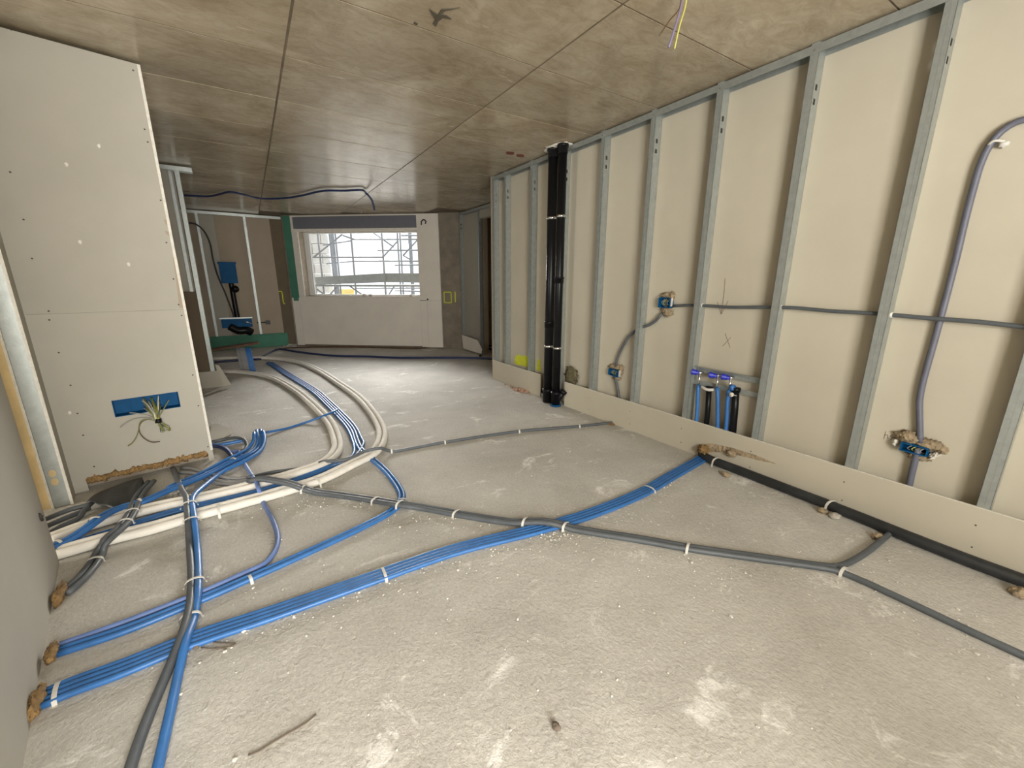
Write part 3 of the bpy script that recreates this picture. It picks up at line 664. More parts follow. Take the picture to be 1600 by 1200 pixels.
socket_box(c, 'blue socket box low on the right wall in a big foam patch', 0.060, 0.026, 0.02, ((0.035, 0.050, 0.05, 0.028, 'foam_tan'), (-0.05, 0.035, 0.06, 0.025, 'foam_tan'), (-0.10, 0.025, 0.022, 0.018, 'foam_tan'), (-0.02, -0.040, 0.045, 0.018, 'foam_tan'), (0.085, 0.005, 0.012, 0.018, 'plaster_edge'), (-0.072, -0.02, 0.012, 0.014, 'plaster_edge')), 3, ((-0.095, 0.012, -0.09, -0.018), (-0.115, 0.008, -0.075, -0.035)))

# ------------------------------------------------------------------ water outlets between two studs
XO = 3.225
br = tag(empty('mounting_bracket', (XO, 1.72, 0.75)), 'galvanised bracket with two cross bars between the studs', 'bracket')
for za, zb in ((0.775, 0.725), (0.655, 0.615)):
    MB().box((XO + 0.02, 1.452 - 0.004, zb), (XO + 0.023, 2.012, za)).build('cross_bar', 'galvanised_steel', br)
MB().box((XO - 0.01, 1.452 - 0.004, 0.773), (XO + 0.023, 2.012, 0.776)).build('cross_bar_lip', 'galvanised_steel', br)
for i, (px, lab) in enumerate((([(3.200, 1.946, 0.717), (3.200, 1.946, 0.621), (3.200, 1.943, 0.548), (3.200, 1.932, 0.406), (3.200, 1.925, 0.243)], 'leftmost blue water pipe with a blue cap under the bracket'), ([(3.200, 1.787, 0.720), (3.200, 1.781, 0.634), (3.200, 1.766, 0.561), (3.200, 1.749, 0.427), (3.200, 1.731, 0.245)], 'middle blue water pipe with a blue cap under the bracket'), ([(3.200, 1.680, 0.725), (3.200, 1.679, 0.635), (3.200, 1.680, 0.527), (3.200, 1.668, 0.394), (3.200, 1.659, 0.201)], 'rightmost blue water pipe with a blue cap under the bracket'))):
    pts = [Vector((XO - 0.012, p[1], p[2])) for p in px]
    t = tag(empty('water_pipe', (XO, pts[-1].y, 0.02)), lab, 'pipe', 'capped blue water pipes between the studs')
    low = Vector((XO - 0.012, pts[-1].y + 0.005, 0.03))
    MB().tube(spline(pts[1:] + [low]), 0.0165, 12).build('sleeve', 'conduit_blue', t, True)
    MB().tube([pts[0] + Vector((0, 0, 0.0)), pts[1]], 0.009, 10).build('fitting', 'chrome', t, True)
    MB().tube([pts[0] + Vector((0.03, 0, 0.012)), pts[0] + Vector((-0.012, 0, 0.012))], 0.015, 10).build('elbow', 'chrome', t, True)
    cap = pts[0] + Vector((-0.012, 0.035, 0.012))
    MB().tube([pts[0] + Vector((-0.012, 0, 0.012)), cap + Vector((0, -0.012, 0)), cap + Vector((0, -0.012, 0)), cap + Vector((0, 0.02, 0)), cap + Vector((0, 0.02, 0)), cap + Vector((0, 0.026, 0))], [0.015, 0.015, 0.022, 0.022, 0.027, 0.027], 12).build('cap', 'cap_blue', t, True)
for i, (px, lab, cz) in enumerate((([(3.210, 1.858, 0.616), (3.210, 1.846, 0.427), (3.210, 1.833, 0.228)], 'left black drain stub with a pale clamp under the bracket', 0.0), ([(3.210, 1.635, 0.654), (3.210, 1.623, 0.486), (3.210, 1.600, 0.162)], 'right black drain stub with a blue collar under the bracket', 1.0))):
    pts = [Vector((XO + 0.004, p[1], p[2])) for p in px]; low = Vector((XO + 0.004, pts[-1].y, 0.03))
    t = tag(empty('drain_stub', (XO, low.y, 0.02)), lab, 'pipe', 'black drain stubs between the studs')
    r = 0.021 if i == 0 else 0.027
    MB().tube([pts[0], pts[1], low], r, 14).build('pipe', 'black_plastic', t, True)
    MB().tube([pts[0] + Vector((0, 0, 0.01)), pts[0] + Vector((0, 0, -0.02))], r + 0.008, 14).build('socket', 'black_plastic', t, True)
    if i == 0:
        MB().tube(spline([pts[0] + Vector((-0.03, 0.05, 0.0)), pts[0] + Vector((-0.04, 0.02, -0.006)), pts[0] + Vector((-0.04, -0.02, -0.01)), pts[0] + Vector((-0.02, -0.05, -0.005))], 0.01), 0.012, 10).build('clamp', 'strap_white', t, True)
    else:
        MB().tube([pts[0] + Vector((-0.03, 0.03, 0.012)), pts[0] + Vector((-0.03, 0.0, 0.012))], 0.024, 14).build('blue_collar', 'conduit_blue', t, True)
        MB().tube([pts[0] + Vector((-0.03, 0.01, -0.045)), pts[0] + Vector((-0.045, 0.01, -0.045))], 0.018, 14).build('white_plug', 'plaster_edge', t, True)
        MB().box((XO - 0.035, pts[0].y - 0.03, pts[0].z - 0.05), (XO - 0.028, pts[0].y + 0.02, pts[0].z - 0.04)).build('clamp', 'chrome', t)

# ------------------------------------------------------------------ blue box and wires in the near left panel
t = tag(empty('recessed_box', pl((hs0 + hs1) / 2, -0.03, hz0)), 'long blue recessed box low in the near left panel', 'socket box')
b = MB(); hm = 0.004; dp = 0.085
pbox(b, hs0, hs1, -dp - 0.003, -dp, hz0, hz1)
pbox(b, hs0, hs1, -dp, 0.001, hz0, hz0 + hm); pbox(b, hs0, hs1, -dp, 0.001, hz1 - hm, hz1)
pbox(b, hs0, hs0 + hm, -dp, 0.001, hz0 + hm, hz1 - hm); pbox(b, hs1 - hm, hs1, -dp, 0.001, hz0 + hm, hz1 - hm)
b.build('body', 'box_blue', t)
for k in range(1, 4):
    s = hs0 + (hs1 - hs0) * k / 4
    pbox(MB(), s - 0.002, s + 0.002, -dp, -dp + 0.012, hz0 + hm, hz1 - hm).build('divider', 'box_blue', t)
wt = tag(empty('wire_bundle', pl(hs1 - 0.09, 0.02, hz0 - 0.09)), 'tied bunch of loose wires hanging from the blue recessed box', 'wires')
knot_s, knot_z = [(-0.300, 0.435)][0]
rn = random.Random(7)
for k in range(40):
    s0 = knot_s + rn.uniform(-0.07, 0.06); z0 = rn.uniform(hz0 + 0.02, hz1 - 0.02)
    e = (knot_s + 0.01 + rn.uniform(-0.008, 0.052), 0.035 + rn.uniform(-0.012, 0.014), knot_z - 0.075 + rn.uniform(-0.02, 0.02))
    m_ = rn.choice(['wire_grey', 'wire_green', 'wire_yellow', 'conduit_navy', 'wire_green', 'plaster_edge'])
    MB().tube(spline([pl(s0, -0.05, z0), pl((s0 + knot_s) / 2, 0.02, (z0 + knot_z) / 2 + 0.012), pl(knot_s + rn.uniform(-0.015, 0.015), 0.03 + rn.uniform(-0.012, 0.012), knot_z), pl(*e)], 0.012), 0.0032, 5).build('wire', m_, wt, True)
for m_, pts in (('wire_grey', [(-0.310, 0.443), (-0.344, 0.466), (-0.385, 0.481), (-0.428, 0.481), (-0.477, 0.463), (-0.512, 0.437)]), ('wire_brown', [(-0.314, 0.444), (-0.351, 0.463), (-0.390, 0.452), (-0.414, 0.412), (-0.413, 0.355), (-0.391, 0.308), (-0.359, 0.278), (-0.315, 0.271)]), ('wire_green', [(-0.314, 0.444), (-0.366, 0.466), (-0.401, 0.449), (-0.416, 0.402), (-0.440, 0.342), (-0.472, 0.300), (-0.496, 0.286)]), ('wire_grey', [(-0.313, 0.449), (-0.347, 0.488), (-0.400, 0.520), (-0.447, 0.536)]), ('wire_grey', [(-0.312, 0.454), (-0.320, 0.517), (-0.340, 0.578), (-0.363, 0.613)]), ('wire_green', [(-0.301, 0.451), (-0.271, 0.496), (-0.241, 0.541), (-0.211, 0.587)])):
    MB().tube(spline([pl(s, 0.03, z_) for s, z_ in pts], 0.01), 0.0038, 6).build('wire', m_, wt, True)
MB().tube([pl(knot_s - 0.016, 0.03, knot_z + 0.006), pl(knot_s + 0.02, 0.03, knot_z - 0.002)], 0.02, 10).build('tie', 'black_plastic', wt, True)

# foam under the panel, black sheet
fm = MB()
rf = random.Random(12)
for k in range(44):
    s = -0.735 + k * 0.0158
    fm.lump(pl(s, 0.004 + rf.uniform(-0.004, 0.006), 0.082 + rf.uniform(-0.008, 0.006)), (0.018, 0.015, rf.uniform(0.014, 0.028)), k + 20, 0.6, 3.2, 9, 7)
tag(fm.build('foam_strip', 'foam_orange', None, True), 'ragged orange foam strip under the near left panel', 'foam')
sh = MB(); n1, n2 = 14, 7
g0, g1, g2, g3 = [(-0.984, 3.550, 0.060), (-0.749, 3.823, 0.060), (-0.796, 3.370, 0.060), (-0.983, 3.609, 0.060)]
ga = [(-1.031, 3.602, 0.045), (-0.985, 3.768, 0.045), (-0.876, 3.821, 0.045), (-0.788, 3.871, 0.045)]; gb = [(-0.876, 3.437, 0.020), (-0.810, 3.412, 0.020), (-0.770, 3.533, 0.020), (-0.759, 3.743, 0.020)]
SA, SB = spline(ga, 0.02), spline(gb, 0.02)
for i in range(n1 + 1):
    a, _ = at_frac(SA, i / n1); c, _ = at_frac(SB, i / n1)
    for j in range(n2 + 1):
        p = a.lerp(c, j / n2); p.z += 0.014 * math.sin(j * 1.3 + i * 0.7) * (0.4 + 0.6 * math.sin(math.pi * j / n2)) + 0.02 * math.sin(math.pi * j / n2)
        sh.v.append(tuple(p))
for i in range(n1):
    for j in range(n2):
        q = i * (n2 + 1) + j; sh.f.append((q, q + n2 + 1, q + n2 + 2, q + 1))
so = tag(sh.build('plastic_sheet', 'black_sheet', None, True), 'crumpled black plastic sheet on floor below the orange foam', 'sheet')
md = so.modifiers.new('thickness', 'SOLIDIFY'); md.thickness = 0.003

# ------------------------------------------------------------------ pipework on the floor
# bundle of four blue conduits crossing the whole floor
B1 = spline([(-0.784, 1.891, 0.012), (-0.714, 1.899, 0.012), (-0.572, 1.896, 0.012), (-0.355, 1.907, 0.012), (-0.076, 1.886, 0.013), (0.439, 1.863, 0.012), (0.832, 1.840, 0.012), (1.350, 1.743, 0.012), (1.724, 1.693, 0.012), (2.215, 1.688, 0.012), (2.649, 1.737, 0.012), (3.109, 1.790, 0.012), (3.252, 1.808, 0.012)])
for k, nm in enumerate(('nearest the viewer', 'second from the viewer', 'third from the viewer', 'farthest from the viewer')):
    o, S = conduit('floor_conduit', 'blue conduit of the long four pipe bundle, ' + nm, [(-0.784, 1.891, 0.012), (-0.714, 1.899, 0.012), (-0.572, 1.896, 0.012), (-0.355, 1.907, 0.012), (-0.076, 1.886, 0.013), (0.439, 1.863, 0.012), (0.832, 1.840, 0.012), (1.350, 1.743, 0.012), (1.724, 1.693, 0.012), (2.215, 1.688, 0.012), (2.649, 1.737, 0.012), (3.109, 1.790, 0.012), (3.252, 1.808, 0.012)], 0.0125, 'conduit_blue', 'conduit', 'four blue conduits crossing the floor', off=0.0365 - k * 0.0243)
    if k == 0:
        for px in [(-0.757, 1.910, 0.012), (0.432, 1.862, 0.012), (2.318, 1.687, 0.012)]:
            c, t = nearest(B1, px); strap(o, c, t, 0.104, 0.027)
# second blue bundle from the near wall
B2p = [(-0.803, 2.135, 0.012), (-0.608, 2.132, 0.012), (-0.419, 2.156, 0.012), (-0.275, 2.181, 0.012), (-0.142, 2.210, 0.012)]
lowC = [(0.004, 2.242, 0.012), (0.200, 2.289, 0.012), (0.425, 2.349, 0.012), (0.628, 2.420, 0.012), (0.729, 2.496, 0.012), (0.780, 2.595, 0.012), (0.801, 2.773, 0.012), (0.801, 3.026, 0.012), (0.774, 3.317, 0.012)]
upC = [(0.741, 3.619, 0.012), (0.796, 4.197, 0.012), (0.787, 4.724, 0.012), (0.766, 5.179, 0.012), (0.711, 6.043, 0.012), (0.508, 7.430, 0.012), (0.313, 8.804, 0.012)]
for k, nm in enumerate(('outer', 'inner')):
    o, S = conduit('floor_conduit', 'blue conduit sweeping from near wall round and away between white pipes, ' + nm + ' one', B2p + lowC + upC, 0.0135, 'conduit_blue', 'conduit', 'blue conduits of the wide floor curve', off=0.014 - k * 0.028)
    if k == 0:
        for px in [(-0.164, 2.214, 0.012), (0.747, 2.524, 0.012), (0.712, 5.620, 0.012)]:
            c, t = nearest(S, px); strap(o, c, t, 0.06, 0.028)
o, S = conduit('floor_conduit', 'pale blue conduit curving up under the white pipes to the wall panel', [(-0.809, 2.175, 0.013), (-0.621, 2.184, 0.013), (-0.429, 2.208, 0.013), (-0.289, 2.231, 0.013), (-0.155, 2.269, 0.013), (-0.077, 2.288, 0.013), (-0.016, 2.389, 0.013), (0.007, 2.530, 0.013), (-0.006, 2.747, 0.013), (-0.040, 2.987, 0.014), (-0.053, 3.103, 0.016), (-0.058, 3.105, 0.066), (-0.068, 3.251, 0.068), (-0.102, 3.521, 0.030), (-0.146, 3.857, 0.013), (-0.185, 4.153, 0.013), (-0.238, 4.170, 0.013), (-0.292, 4.327, 0.013), (-0.394, 4.502, 0.013)], 0.0145, 'conduit_pale_blue')
# white insulated pipes
P1 = [(-1.032, 2.995, 0.030), (-0.815, 3.017, 0.030), (-0.616, 3.016, 0.030), (-0.409, 3.048, 0.030), (-0.176, 3.063, 0.030), (0.114, 3.092, 0.030), (0.332, 3.136, 0.030), (0.596, 3.284, 0.030), (0.796, 3.415, 0.030), (0.933, 3.642, 0.030), (1.037, 3.983, 0.030), (1.103, 4.565, 0.030), (1.131, 5.347, 0.030), (1.071, 6.253, 0.030), (0.976, 7.326, 0.030), (0.800, 8.307, 0.030), (0.538, 8.940, 0.030), (0.234, 9.301, 0.030), (-0.135, 9.539, 0.030), (-0.706, 9.743, 0.030)]
for k, nm in enumerate(('outer', 'inner')):
    o, S = conduit('insulated_pipe', 'white insulated pipe of the ' + ('wider' ) + ' curve, ' + nm + ' of the pair', P1, 0.027, 'insulated_white', 'pipe', 'white insulated pipes of the wider curve', off=0.0275 - k * 0.055, n=12)
    if k == 0:
        for px in [(-0.299, 3.058, 0.030), (0.295, 3.124, 0.030)]:
            c, t = nearest(S, px); strap(o, c + Vector((0, 0, 0)), t, 0.12, 0.056)
P2 = [(-1.092, 3.192, 0.030), (-0.970, 3.264, 0.030), (-0.678, 3.306, 0.030), (-0.361, 3.295, 0.030), (-0.075, 3.307, 0.030), (0.136, 3.340, 0.030), (0.375, 3.414, 0.030), (0.489, 3.535, 0.030), (0.562, 3.703, 0.030), (0.603, 3.953, 0.030), (0.630, 4.362, 0.030), (0.624, 4.740, 0.030), (0.579, 5.361, 0.030), (0.487, 6.152, 0.030), (0.305, 7.094, 0.030), (0.113, 7.594, 0.030), (-0.145, 7.992, 0.030), (-0.413, 8.226, 0.030)]
for k, nm in enumerate(('outer', 'inner')):
    conduit('insulated_pipe', 'white insulated pipe of the tighter curve, ' + nm + ' of the pair', P2, 0.026, 'insulated_white', 'pipe', 'white insulated pipes of the tighter curve', off=0.0265 - k * 0.053, n=12)
# blue conduits between the white pairs
BM_ = [(-1.069, 3.090, 0.014), (-1.001, 3.094, 0.014), (-0.873, 3.119, 0.014), (-0.736, 3.155, 0.014), (-0.588, 3.204, 0.014), (-0.429, 3.211, 0.014), (-0.081, 3.209, 0.014), (0.179, 3.260, 0.014), (0.421, 3.352, 0.014), (0.597, 3.412, 0.014), (0.686, 3.529, 0.014)]
for k, nm in enumerate(('nearer', 'farther')):
    S = shift(spline(BM_), 0.015 - k * 0.03)[::4] + shift(spline(upC), 0.043 - k * 0.086)[3::4]
    conduit('floor_conduit', 'blue conduit lying between the white pipe pairs, ' + nm + ' one', S, 0.0145, 'conduit_blue', 'conduit', 'blue conduits between the white pipes')
# blue bundle from the wall end to the near wall
M1 = [(-0.009, 4.398, 0.100), (-0.009, 4.244, 0.060), (-0.044, 4.099, 0.030), (-0.119, 3.964, 0.030), (-0.233, 3.870, 0.030), (-0.337, 3.754, 0.030), (-0.430, 3.636, 0.040), (-0.537, 3.542, 0.050), (-0.613, 3.481, 0.050), (-0.720, 3.368, 0.060), (-0.794, 3.359, 0.060), (-0.859, 3.292, 0.070), (-0.903, 3.160, 0.080), (-0.959, 3.097, 0.060), (-1.015, 3.051, 0.050), (-1.049, 3.019, 0.050)]
for k, nm in enumerate(('nearer', 'farther')):
    o, S = conduit('floor_conduit', 'blue conduit from the upturned bunch to the near wall, ' + nm + ' one', M1, 0.0145, 'conduit_blue', 'conduit', 'blue conduits from the upturned bunch', off=0.016 - k * 0.032)
    if k == 0:
        for px in [(-0.190, 3.880, 0.050), (-0.734, 3.388, 0.050), (-0.921, 3.235, 0.050), (-1.004, 3.057, 0.050)]:
            c, t = nearest(S, px); strap(o, c, t, 0.07, 0.03)
o, S = conduit('floor_conduit', 'dark blue conduit at back of the upturned bunch', [(-0.047, 4.341, 0.100), (-0.060, 4.239, 0.060), (-0.106, 4.139, 0.030), (-0.169, 4.046, 0.030), (-0.273, 3.941, 0.030), (-0.365, 3.832, 0.028), (-0.460, 3.722, 0.028), (-0.544, 3.666, 0.028), (-0.611, 3.601, 0.030)], 0.0145, 'conduit_blue')
VB = [(0.025, 4.334, 0.100), (0.024, 4.184, 0.060), (-0.018, 4.013, 0.030), (-0.102, 3.875, 0.030), (-0.189, 3.783, 0.030), (-0.257, 3.729, 0.030), (-0.332, 3.608, 0.030), (-0.394, 3.425, 0.050), (-0.427, 3.264, 0.075), (-0.433, 3.168, 0.080), (-0.423, 3.067, 0.080), (-0.402, 2.890, 0.075), (-0.385, 2.688, 0.020), (-0.366, 2.458, 0.014), (-0.349, 2.224, 0.035), (-0.354, 2.051, 0.020), (-0.370, 1.875, 0.036), (-0.383, 1.761, 0.016), (-0.392, 1.578, 0.014), (-0.401, 1.395, 0.014), (-0.407, 1.297, 0.014)]
o, S = conduit('floor_conduit', 'bright blue conduit crossing over the bundles to the bottom edge', VB, 0.0165, 'conduit_blue')
for px in [(-0.432, 3.118, 0.020), (-0.403, 2.879, 0.020), (-0.355, 2.291, 0.020), (-0.354, 2.051, 0.020)]:
    c, t = nearest(S, px); strap(o, shift([c - t * .01, c, c + t * .01], 0.016)[1], t, 0.085, 0.035)
VG = [(-0.620, 3.980, 0.030), (-0.563, 3.710, 0.030), (-0.507, 3.411, 0.060), (-0.469, 3.240, 0.080), (-0.451, 3.058, 0.080), (-0.434, 2.896, 0.070), (-0.422, 2.716, 0.018), (-0.389, 2.373, 0.016), (-0.374, 2.125, 0.035), (-0.385, 1.938, 0.036), (-0.410, 1.821, 0.020), (-0.439, 1.673, 0.015), (-0.459, 1.551, 0.015), (-0.471, 1.440, 0.015), (-0.478, 1.343, 0.015)]
conduit('floor_conduit', 'grey conduit beside the bright blue one at the bottom edge', VG, 0.0175, 'conduit_grey')
# grey conduits at the left
GL = [(-0.728, 3.794, 0.030), (-0.756, 3.628, 0.030), (-0.748, 3.386, 0.060), (-0.735, 3.200, 0.080), (-0.741, 3.061, 0.085), (-0.764, 2.969, 0.085), (-0.794, 2.897, 0.080), (-0.820, 2.885, 0.040), (-0.831, 2.847, 0.020), (-0.839, 2.742, 0.020), (-0.857, 2.652, 0.020), (-0.894, 2.563, 0.020)]
for k, nm in enumerate(('nearer', 'farther')):
    o, S = conduit('floor_conduit', 'grey conduit dipping over the white pipes to the near wall hole, ' + nm + ' one', GL, 0.0155, 'conduit_grey', 'conduit', 'grey conduits to the near wall hole', off=0.016 - k * 0.034)
    if k == 0:
        for px in [(-0.743, 3.192, 0.060), (-0.761, 3.057, 0.060), (-0.807, 2.825, 0.060)]:
            c, t = nearest(S, px); strap(o, shift([c - t * .01, c, c + t * .01], -0.017)[1], t, 0.072, 0.034)
for k, (nm, pts) in enumerate((('topmost', [(-1.010, 3.569, 0.040), (-1.038, 3.559, 0.040), (-1.103, 3.546, 0.040), (-1.208, 3.458, 0.040)]), ('middle', [(-1.003, 3.528, 0.030), (-1.038, 3.496, 0.030), (-1.099, 3.448, 0.030), (-1.184, 3.365, 0.030)]), ('kinked lowest', [(-0.996, 3.649, 0.035), (-1.008, 3.588, 0.035), (-1.020, 3.502, 0.035), (-1.027, 3.374, 0.035), (-1.084, 3.322, 0.035), (-1.128, 3.236, 0.035)]))):
    conduit('floor_conduit', nm + ' dark grey conduit running left below the door stud', pts, 0.015, 'conduit_grey', 'conduit', 'dark grey conduits below the door stud')
for k, (nm, pts) in enumerate((('upper', [(-0.570, 3.986, 0.020), (-0.495, 3.924, 0.020), (-0.405, 3.783, 0.020), (-0.297, 3.622, 0.020), (-0.178, 3.506, 0.020), (-0.112, 3.500, 0.020)]), ('middle', [(-0.576, 3.907, 0.015), (-0.490, 3.838, 0.015), (-0.380, 3.675, 0.015), (-0.276, 3.520, 0.015), (-0.163, 3.458, 0.015), (-0.052, 3.435, 0.015)]), ('lower', [(-0.526, 3.777, 0.012), (-0.444, 3.736, 0.012), (-0.336, 3.542, 0.012), (-0.236, 3.453, 0.012), (-0.136, 3.411, 0.012)]))):
    conduit('floor_conduit', nm + ' light grey conduit coming out from under the orange foam', pts, 0.0135, 'conduit_grey_light', 'conduit', 'light grey conduits under the foam')
# long dark grey pair crossing the floor, one branching to the right wall
G1 = [(-0.112, 3.344, 0.050), (-0.049, 3.270, 0.085), (0.045, 3.138, 0.100), (0.136, 3.033, 0.095), (0.208, 2.998, 0.050), (0.283, 2.959, 0.020), (0.391, 2.852, 0.017), (0.603, 2.613, 0.020), (0.716, 2.439, 0.040), (0.834, 2.354, 0.020), (1.065, 2.081, 0.017), (1.243, 1.881, 0.020), (1.333, 1.801, 0.036), (1.393, 1.748, 0.043), (1.455, 1.688, 0.036), (1.516, 1.621, 0.020), (1.776, 1.326, 0.017), (1.942, 1.125, 0.017), (2.190, 0.857, 0.017), (2.424, 0.605, 0.017)]
tailA = [(2.451, 0.513, 0.017), (2.460, 0.330, 0.017), (2.462, 0.097, 0.017), (2.469, -0.034, 0.017), (2.481, -0.157, 0.017)]
tailB = [(2.498, 0.569, 0.017), (2.713, 0.540, 0.017), (3.026, 0.528, 0.017), (3.166, 0.529, 0.017)]
oa, SA_ = conduit('floor_conduit', 'dark grey conduit crossing the floor to the lower right edge', G1 + tailA, 0.0165, 'conduit_grey', off=0.012)
for px in [(0.222, 3.039, 0.017), (0.615, 2.611, 0.017), (0.735, 2.473, 0.017), (0.999, 2.160, 0.017), (1.323, 1.834, 0.017), (1.510, 1.654, 0.017), (1.942, 1.125, 0.017), (2.456, 0.555, 0.017)]:
    c, t = nearest(SA_, px); strap(oa, shift([c - t * .01, c, c + t * .01], -0.014)[1], t, 0.07, 0.036, 0.012)
conduit('floor_conduit', 'dark grey conduit branching off to the black pipe by right wall', G1 + tailB, 0.0165, 'conduit_grey', off=-0.016)
o, S = conduit('floor_conduit', 'thin grey conduit running to the base of the stud wall', [(-0.122, 3.424, 0.050), (0.038, 3.508, 0.014), (0.260, 3.458, 0.014), (0.410, 3.412, 0.050), (0.510, 3.336, 0.060), (0.612, 3.344, 0.060), (0.727, 3.385, 0.075), (0.861, 3.380, 0.075), (0.925, 3.397, 0.030), (0.988, 3.383, 0.014), (1.443, 3.336, 0.014), (2.193, 3.192, 0.014), (2.808, 2.971, 0.014), (3.198, 2.861, 0.014)], 0.014, 'conduit_grey')
for px in [(0.256, 3.461, 0.014), (0.955, 3.388, 0.014), (1.460, 3.344, 0.014), (2.209, 3.203, 0.014), (2.827, 2.982, 0.014)]:
    c, t = nearest(S, px); strap(o, c, t, 0.036, 0.03)
# thin blue link and dark loops beside the upturned bunch
conduit('floor_conduit', 'thin blue conduit linking the upturned bunch to the curved bundle', [(0.786, 4.841, 0.050), (0.691, 4.724, 0.060), (0.567, 4.654, 0.050), (0.407, 4.664, 0.012), (0.218, 4.576, 0.012), (0.041, 4.503, 0.030)], 0.012, 'conduit_blue')
conduit('floor_conduit', 'dark looped conduit behind the panel end', [(-0.418, 4.516, 0.020), (-0.370, 4.522, 0.020), (-0.301, 4.534, 0.020), (-0.205, 4.440, 0.050), (-0.135, 4.337, 0.050), (-0.115, 4.245, 0.020), (-0.147, 4.091, 0.020)], 0.015, 'conduit_grey')
conduit('floor_conduit', 'short blue conduit behind the panel end', [(-0.389, 4.406, 0.020), (-0.293, 4.397, 0.020), (-0.163, 4.406, 0.020), (-0.123, 4.399, 0.020)], 0.015, 'conduit_blue')
conduit('floor_conduit', 'short navy conduit bending into the blue bundle by panel end', [(-0.408, 4.400, 0.020), (-0.350, 4.380, 0.020), (-0.290, 4.270, 0.020), (-0.241, 4.087, 0.020), (-0.221, 3.918, 0.020)], 0.015, 'conduit_navy')
# far conduits
conduit('floor_conduit', 'long navy conduit along floor before the window wall', [(0.620, 10.473, 0.018), (1.010, 9.605, 0.018), (1.505, 8.820, 0.018), (2.034, 8.390, 0.018), (2.531, 7.897, 0.018), (3.335, 7.378, 0.018), (3.944, 6.900, 0.018), (4.190, 6.577, 0.018)], 0.022, 'conduit_navy')
conduit('floor_conduit', 'thin brown conduit at foot of the window wall', [(0.528, 10.410, 0.020), (0.919, 10.488, 0.020), (1.926, 9.954, 0.020), (2.647, 9.376, 0.020), (3.233, 8.887, 0.020), (3.614, 8.869, 0.020)], 0.016, 'timber_brown')
conduit('floor_conduit', 'violet conduit running back from the wide white curve', [(0.121, 9.205, 0.018), (0.269, 9.617, 0.018), (0.450, 10.164, 0.018), (0.620, 10.473, 0.018)], 0.018, 'conduit_navy')
conduit('floor_conduit', 'violet conduit beside the far end of white pipes', [(-0.541, 9.322, 0.018), (-0.292, 9.314, 0.018), (-0.034, 9.305, 0.018), (0.208, 9.230, 0.018)], 0.018, 'conduit_navy')
# black pipe by the right wall
o, S = conduit('waste_pipe', 'thick black waste pipe along foot of the right wall', [(3.179, 1.825, 0.036), (3.135, 1.727, 0.036), (3.131, 1.498, 0.036), (3.121, 1.144, 0.036), (3.113, 0.848, 0.036), (3.097, 0.595, 0.036), (3.084, 0.379, 0.036), (3.079, 0.194, 0.036), (3.083, 0.033, 0.036), (3.082, -0.155, 0.036)], 0.034, 'black_pipe_dusty', 'pipe', n=16)
for px in [(3.142, 1.647, 0.036), (3.113, 0.848, 0.036)]:
    c, t = nearest(S, px); strap(o, c, t, 0.085, 0.072, 0.02)
for i, (px, sz, m_, lab) in enumerate((((1099,703), (0.05, 0.05, 0.035), 'foam_orange', 'orange foam lump at upper end of the black waste pipe'), ((1143,706), (0.03, 0.04, 0.025), 'foam_tan', 'tan foam lump behind the black waste pipe strap'), ((1134,740), (0.03, 0.03, 0.018), 'foam_tan', 'tan foam crumb under the black waste pipe strap'), ((1285,797), (0.025, 0.03, 0.018), 'foam_tan', 'brown foam crumb left of the second pipe strap'), ((1304,803), (0.05, 0.03, 0.012), 'rubble', 'pale plaster chip under the second pipe strap'), ((1372,838), (0.025, 0.03, 0.02), 'foam_tan', 'brown foam lump beside the branching conduit end'), ((1595,925), (0.04, 0.04, 0.02), 'foam_tan', 'brown foam lump at right edge under black pipe'))):
    c = ([(3.165, 1.799, 0.090), (3.165, 1.566, 0.135)] + [(3.019, 1.516, 0.020), (3.037, 0.873, 0.020), (3.050, 0.810, 0.020), (2.979, 0.569, 0.020), (2.987, 0.030, 0.020)])[i]
    if i < 2: c = (3.16, c[1], c[2]); zc = c[2]
    else: zc = sz[2] * 0.8
    tag(MB().lump((c[0], c[1], zc), sz, i + 60, 0.5, 2.8, 16, 10).build('foam_lump', m_, None, True), lab, 'foam')
# foam where conduits enter the walls
for i, (c, sz, lab) in enumerate(zip([(-0.901, 2.553, 0.030), (-0.819, 2.127, 0.030), (-0.790, 1.867, 0.030), (3.161, 2.855, 0.030)], ((0.018, 0.085, 0.035), (0.018, 0.05, 0.03), (0.018, 0.07, 0.035), (0.03, 0.045, 0.010)), ('orange foam round the grey conduits in the near wall', 'orange foam round the upper blue bundle in near wall', 'orange foam round the long blue bundle in near wall', 'orange foam crumb where thin grey conduit meets stud wall'))):
    tag(MB().lump((c[0], c[1], sz[2] * 0.75), sz, i + 80, 0.4, 2.8, 18, 12).build('foam_lump', 'foam_orange', None, True), lab, 'foam')

